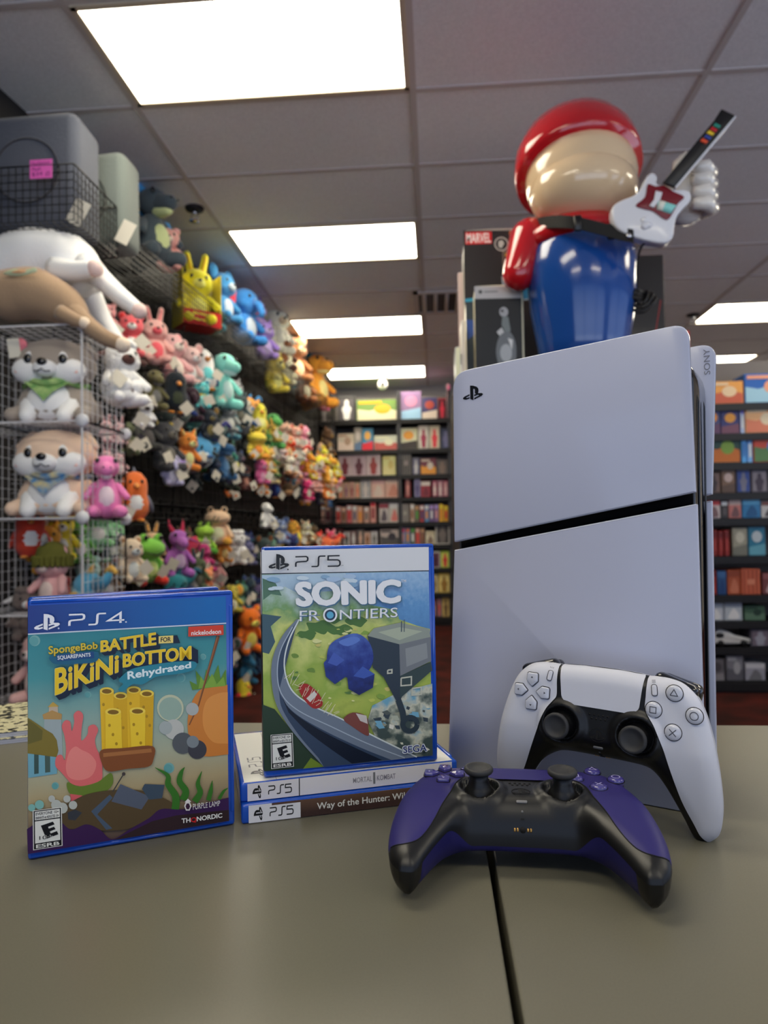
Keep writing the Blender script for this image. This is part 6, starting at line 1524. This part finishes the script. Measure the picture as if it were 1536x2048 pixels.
def px_x(px, Y): return on_y(px, 700, Y)[0]
t, A = carton('arcade_carton', 930, 1140, 460, 3.02, .36, (30, 26, 28), (150, 144, 136), 'large black arcade cabinet carton with red logo patch, behind the figure')
A.poly([(935, 465), (988, 463), (988, 487), (935, 489)], (206, 40, 44)); A.word([text_quad('MARVEL', (937, 486), (986, 485), (986, 466), (937, 467), .03)], (238, 232, 228)); A.word([text_quad('CAPCOM', (1023, 472), (1084, 470), (1084, 460), (1023, 461), .03)], (220, 130, 70))
A.poly(circ(1007, 488, 14, 14, 22), (206, 200, 192)); A.poly(circ(1007, 488, 12, 12, 22), (44, 38, 40)); A.poly([(1001, 483), (1009, 480), (1013, 487), (1007, 497), (1001, 493)], (196, 190, 184))
A.poly([(1009, 502), (1060, 501), (1060, 542), (1009, 543)], (150, 130, 110)); A.poly([(1011, 504), (1060, 503), (1060, 540), (1011, 541)], (50, 44, 50)); A.poly([(1014, 507), (1035, 506), (1035, 512), (1014, 513)], (226, 190, 60)); A.poly([(1014, 520), (1050, 519), (1050, 530), (1014, 531)], (190, 60, 80)); A.poly([(1006, 553), (1060, 551), (1060, 600), (1010, 602)], (170, 180, 190)); A.poly([(1009, 556), (1060, 554), (1060, 598), (1012, 600)], (44, 110, 150))
A.done('printed_panel')
t, A = carton('black_carton', 1205, 1327, 514, 3.02, .34, (28, 24, 25), (34, 28, 28), 'plain black carton with a thin red line, behind the figure beside the guitar cord')
A.lay(ribbon([(1324, 600), (1313, 660), (1300, 700)], 2.2), (150, 30, 36)); A.done('printed_panel')
t, A = carton('figure_carton', 950, 1046, 572, 2.66, .24, (22, 22, 22), (214, 206, 176), 'black carton with pale top strip and silver creature print, next to the blue figure body')
A.poly([(951, 573), (1045, 571), (1045, 596), (951, 598)], (190, 192, 190)); A.poly(circ(963, 584, 4, 4, 14), (90, 92, 92)); A.poly([(970, 582), (998, 581), (998, 585), (970, 586)], (150, 152, 150))
for pts, c_ in ((circ(1009, 624, 9, 10, 14), (176, 178, 180)), ([(1006, 632), (1018, 634), (1022, 662), (1012, 668), (1004, 650)], (130, 134, 138)), ([(1004, 655), (994, 664), (1000, 672), (1010, 666)], (206, 208, 210)), (crom([(1000, 672), (1020, 664), (1032, 690), (1028, 730), (1002, 738), (992, 705)], 4, True), (120, 124, 128)), (circ(1012, 706, 12, 18, 14), (186, 188, 190)), (circ(1006, 622, 3, 3, 8), (60, 62, 64)), ([(1016, 676), (1026, 680), (1024, 700)], (230, 232, 232))): A.poly(pts, c_)
A.done('printed_panel')
for (p0, p1, py, Y, D, c1, cs, lb) in ((932, 949, 598, 2.80, .16, (40, 50, 60), (220, 214, 196), 'narrow carton with blue lid edge squeezed behind the black creature carton'), (922, 931, 640, 2.72, .12, (206, 196, 180), (214, 206, 186), 'thin cream carton standing at the rack edge'), (910, 921, 694, 2.70, .14, (226, 218, 180), (150, 156, 166), 'short cream and grey carton at the outer rack edge'), (917, 929, 545, 3.10, .10, (190, 170, 160), (196, 186, 176), 'tall thin grey-pink carton leaning beside the arcade carton')):
    t, A = carton('narrow_carton', p0, p1, py, Y, D, c1, cs, lb)
    if Y == 2.80: A.poly([(p0, 598), (p1, 596), (p1, 603), (p0, 604)], (60, 160, 200)); A.poly([(p0 + 2, 640), (p1, 640), (p1, 670), (p0 + 4, 680)], (50, 80, 160))
    A.done('printed_panel')
o = on_y(1382, 665, 2.56)
t = empty('red_carton', (.892, 2.56, RZ), label='small red carton showing between the two console panels', cat='box')
MB().add(moved(rbox(.056, .06, o[2] - RZ, .003, 1), (0, 0, (o[2] - RZ) / 2)), card((190, 30, 44)), None, False).build('carton', t); MB().box((0, -.031, .12), (.046, .001, .04), card((230, 206, 200))).build('printed_panel', t)
# ---- plain faceless display figure: blue tapered body, cream head, red dome
YF = 2.62
fx = on_y(1163, 560, YF)[0]
def fz(py): return float(on_y(1163, py, YF)[2]) - RZ
fig = empty('display_figure', (fx, YF, RZ), label='large glossy faceless display figure, red dome top and blue body, on the rack', cat='display figure')
gl = dict(rough=.14, spec=.5, coat=.6)
fb, fr, fc, fw = P('figure_blue', (26, 74, 150), **gl), P('figure_red', (190, 26, 34), **gl), P('figure_cream', (226, 198, 160), **gl), P('figure_pearl', (222, 216, 208), **gl)
pz = [(700, .150), (690, .168), (660, .178), (620, .191), (580, .199), (545, .201), (510, .194), (485, .176), (468, .150), (456, .115), (452, .06)]
prof = [(.02, 0), (.148, .002)] + [(r, fz(py)) for py, r in pz[1:]] + [(.01, fz(450))]
MB().add(lathe(prof, 40, sy=.92), fb).build('body', fig)
MB().add(limb((-.185, -.0, fz(478)), (-.235, -.02, fz(548)), .085, .062, 16), fr).build('arm_stub', fig)
MB().add(lathe([(.02, fz(508)), (.20, fz(500)), (.212, fz(478)), (.17, fz(455)), (.10, fz(440)), (.02, fz(438))], 36, sy=.85), fr).build('collar', fig)
hx = on_y(1160, 360, YF)[0] - fx
MB().add(ell((hx, -.01, fz(362)), (.205, .20, .185), 36, 22), fc).build('head', fig)
MB().add(ell((hx, -.045, fz(398)), (.195, .19, .13), 32, 18), fc).build('lower_face', fig)
R = Matrix.Rotation(-.34, 3, 'X') @ Matrix.Rotation(-.05, 3, 'Y')
v, q = lathe([(.232, -.06), (.236, -.01), (.228, .05), (.20, .11), (.15, .155), (.08, .182), (.01, .188)], 40, sy=.98)
MB().add(([tuple(R @ Vector(p) + Vector((hx - .005, .03, fz(322)))) for p in v], q), fr).build('dome', fig)
hp = on_y(1370, 394, 2.48); hp = Vector((hp[0] - fx, hp[1] - YF, hp[2] - RZ))
MB().add(limb((.17, -.02, fz(470)), tuple(hp + Vector((-.04, .03, -.03))), .075, .055, 14), fc).build('raised_arm', fig)
hd = MB().add(ell(hp, (.086, .07, .10), 20, 14), fw).build('hand', fig)
for k in range(4):
    z0 = .066 - .042 * k
    MB().add(tube([tuple(hp + Vector(p)) for p in ((.055, .0, z0), (.072, -.045, z0 - .004), (.04, -.085, z0 - .006), (-.005, -.092, z0 - .008))], [.024, .026, .025, .019], 10), fw).build('finger', hd)
MB().add(tube([tuple(hp + Vector(p)) for p in ((-.03, -.02, .05), (-.035, -.06, .085), (-.01, -.085, .105))], [.026, .027, .02], 10), fw).build('thumb', hd)
# ---- toy guitar with strap and cord
YG = 2.36
def gp(x, y): p = on_y(840 + x / 2.4, 180 + y / 2.4, YG); return (p[0], p[2])
g_o = gp(1090, 600)
gt = empty('toy_guitar', (g_o[0], YG, g_o[1]), label='white toy guitar with maroon scratch plate and coloured fret keys, hung on the figure', cat='toy guitar')
def gl_(pts): return [(x - g_o[0], z - g_o[1]) for x, z in (gp(*p) for p in pts)]
m_gw, m_gr, m_gk = P('guitar_white', (226, 226, 230), rough=.25, coat=.3), P('guitar_maroon', (120, 22, 32), rough=.25, coat=.3), P('guitar_black', (22, 20, 20), rough=.3)
gb = crom([(913, 600), (925, 565), (965, 540), (1020, 518), (1055, 480), (1080, 430), (1108, 412), (1130, 432), (1128, 462), (1165, 475), (1210, 492), (1255, 492), (1288, 508), (1286, 545), (1252, 582), (1224, 620), (1212, 668), (1206, 712), (1180, 742), (1140, 746), (1060, 730), (980, 702), (930, 662)], 4, True)
MB().add(prism(gl_(gb), -.022, .022, .007, 3), m_gw).build('guitar_body', gt)
MB().add(prism(gl_(crom([(1025, 570), (1070, 530), (1082, 470), (1120, 480), (1160, 476), (1205, 505), (1256, 530), (1226, 562), (1205, 600), (1172, 640), (1110, 600), (1065, 588)], 3, True)), -.026, -.0215, .001), m_gr).build('scratch_plate', gt)
MB().add(prism(gl_([(1148, 470), (1205, 492), (1440, 214), (1490, 156), (1424, 124), (1390, 178)]), -.040, -.024, .003), m_gk).build('neck', gt)
MB().add(prism(gl_([(1205, 492), (1212, 498), (1446, 222), (1494, 160), (1490, 156), (1440, 214)]), -.040, -.018, .001), m_gw).build('neck_binding', gt)
for (x, y, c_) in ((1340, 280, (226, 80, 44)), (1357, 262, (50, 70, 150)), (1370, 243, (232, 196, 44)), (1385, 226, (196, 36, 44)), (1400, 208, (40, 140, 120))):
    d1, d2 = np.array([.64, -.76]), np.array([.86, .50])
    q = [tuple(np.array([x, y]) + d1 * a * 8 + d2 * b * 15) for a, b in ((-1, -1), (1, -1), (1, 1), (-1, 1))]
    MB().add(prism(gl_(q), -.0455, -.039, .001), P('fret_%d_%d_%d' % c_, c_, rough=.3)).build('fret_key', gt)
MB().add(prism(gl_([(1118, 505), (1150, 512), (1140, 545), (1108, 585), (1088, 575), (1110, 545)]), -.032, -.026, .002), m_gw).build('strum_bar', gt)
MB().add(prism(gl_([(1130, 545), (1218, 572), (1190, 612), (1125, 590)]), -.0275, -.0262), card((120, 186, 180))).build('sticker', gt)
MB().add(prism(gl_([(1138, 548), (1168, 556), (1150, 598), (1127, 590)]), -.0280, -.0276), card((206, 206, 190))).build('sticker', gt)
f = MB()
for (x, y) in ((1068, 640), (1085, 662), (1068, 668)): p_ = gl_([(x, y)])[0]; f.add(moved(lathe([(.012, 0), (.011, .006), (.003, .008)], 14), (0, 0, 0)), m_gw, Matrix.Translation((p_[0], -.022, p_[1])) @ Matrix.Rotation(PI / 2, 4, 'X'))
f.build('tone_knob', gt)
m_st = P('black_webbing', (20, 19, 18), rough=.75)
def rel3(p): return (p[0] - g_o[0], p[1] - YG, p[2] - g_o[1])
sp = [on_y(840 + x / 2.4, 180 + y / 2.4, yy) for x, y, yy in ((545, 650, 2.60), (600, 636, 2.50), (680, 632, 2.42), (760, 640, 2.385), (860, 664, 2.365), (960, 690, 2.35), (1025, 702, 2.33))]
f = MB(); v = []; fc_ = []
for p in crom(sp, 4):
    p = rel3(p)
    for dz in (.022, -.022):
        for dy in (-.002, .002): v.append((p[0], p[1] + dy, p[2] + dz))
n = len(v) // 4
for i in range(n - 1):
    a_ = i * 4; fc_ += [(a_, a_ + 4, a_ + 6, a_ + 2), (a_ + 1, a_ + 3, a_ + 7, a_ + 5), (a_, a_ + 1, a_ + 5, a_ + 4), (a_ + 2, a_ + 6, a_ + 7, a_ + 3)]
f.add((v, fc_), m_st, None, False); f.build('strap', gt)
for (x, y) in ((757, 640), (918, 680)):
    p = rel3(on_y(840 + x / 2.4, 180 + y / 2.4, 2.37)); MB().add(moved(rbox(.026, .012, .054, .003, 1), p), m_gk).build('strap_buckle', gt)
p = rel3(on_y(840 + 1003 / 2.4, 180 + 700 / 2.4, 2.325)); MB().add(ell(p, (.009, .006, .009), 12, 8), m_chrome).build('strap_pin', gt)
cp = [on_y(x, y, yy) for x, y, yy in ((1290, 484, 2.36), (1280, 500, 2.40), (1274, 530, 2.46), (1275, 575, 2.52), (1278, 610, 2.53))]
MB().add(tube(crom([rel3(p) for p in cp], 5), .004, 6), m_gk).build('cord', gt)
f = MB()
for k in range(5):
    c0 = Vector(rel3(on_y(1282, 590 + 4 * k, 2.53))); f.add(tube([tuple(c0 + Vector(((.035 + .006 * k) * math.cos(a) * (1 if k % 2 else .7), .01 * math.sin(2 * a), .024 * math.sin(a) + .012 * math.cos(a * 2)))) for a in np.linspace(0, 2 * PI, 15)], .005, 6), m_gk)
f.build('cord_coil', gt)
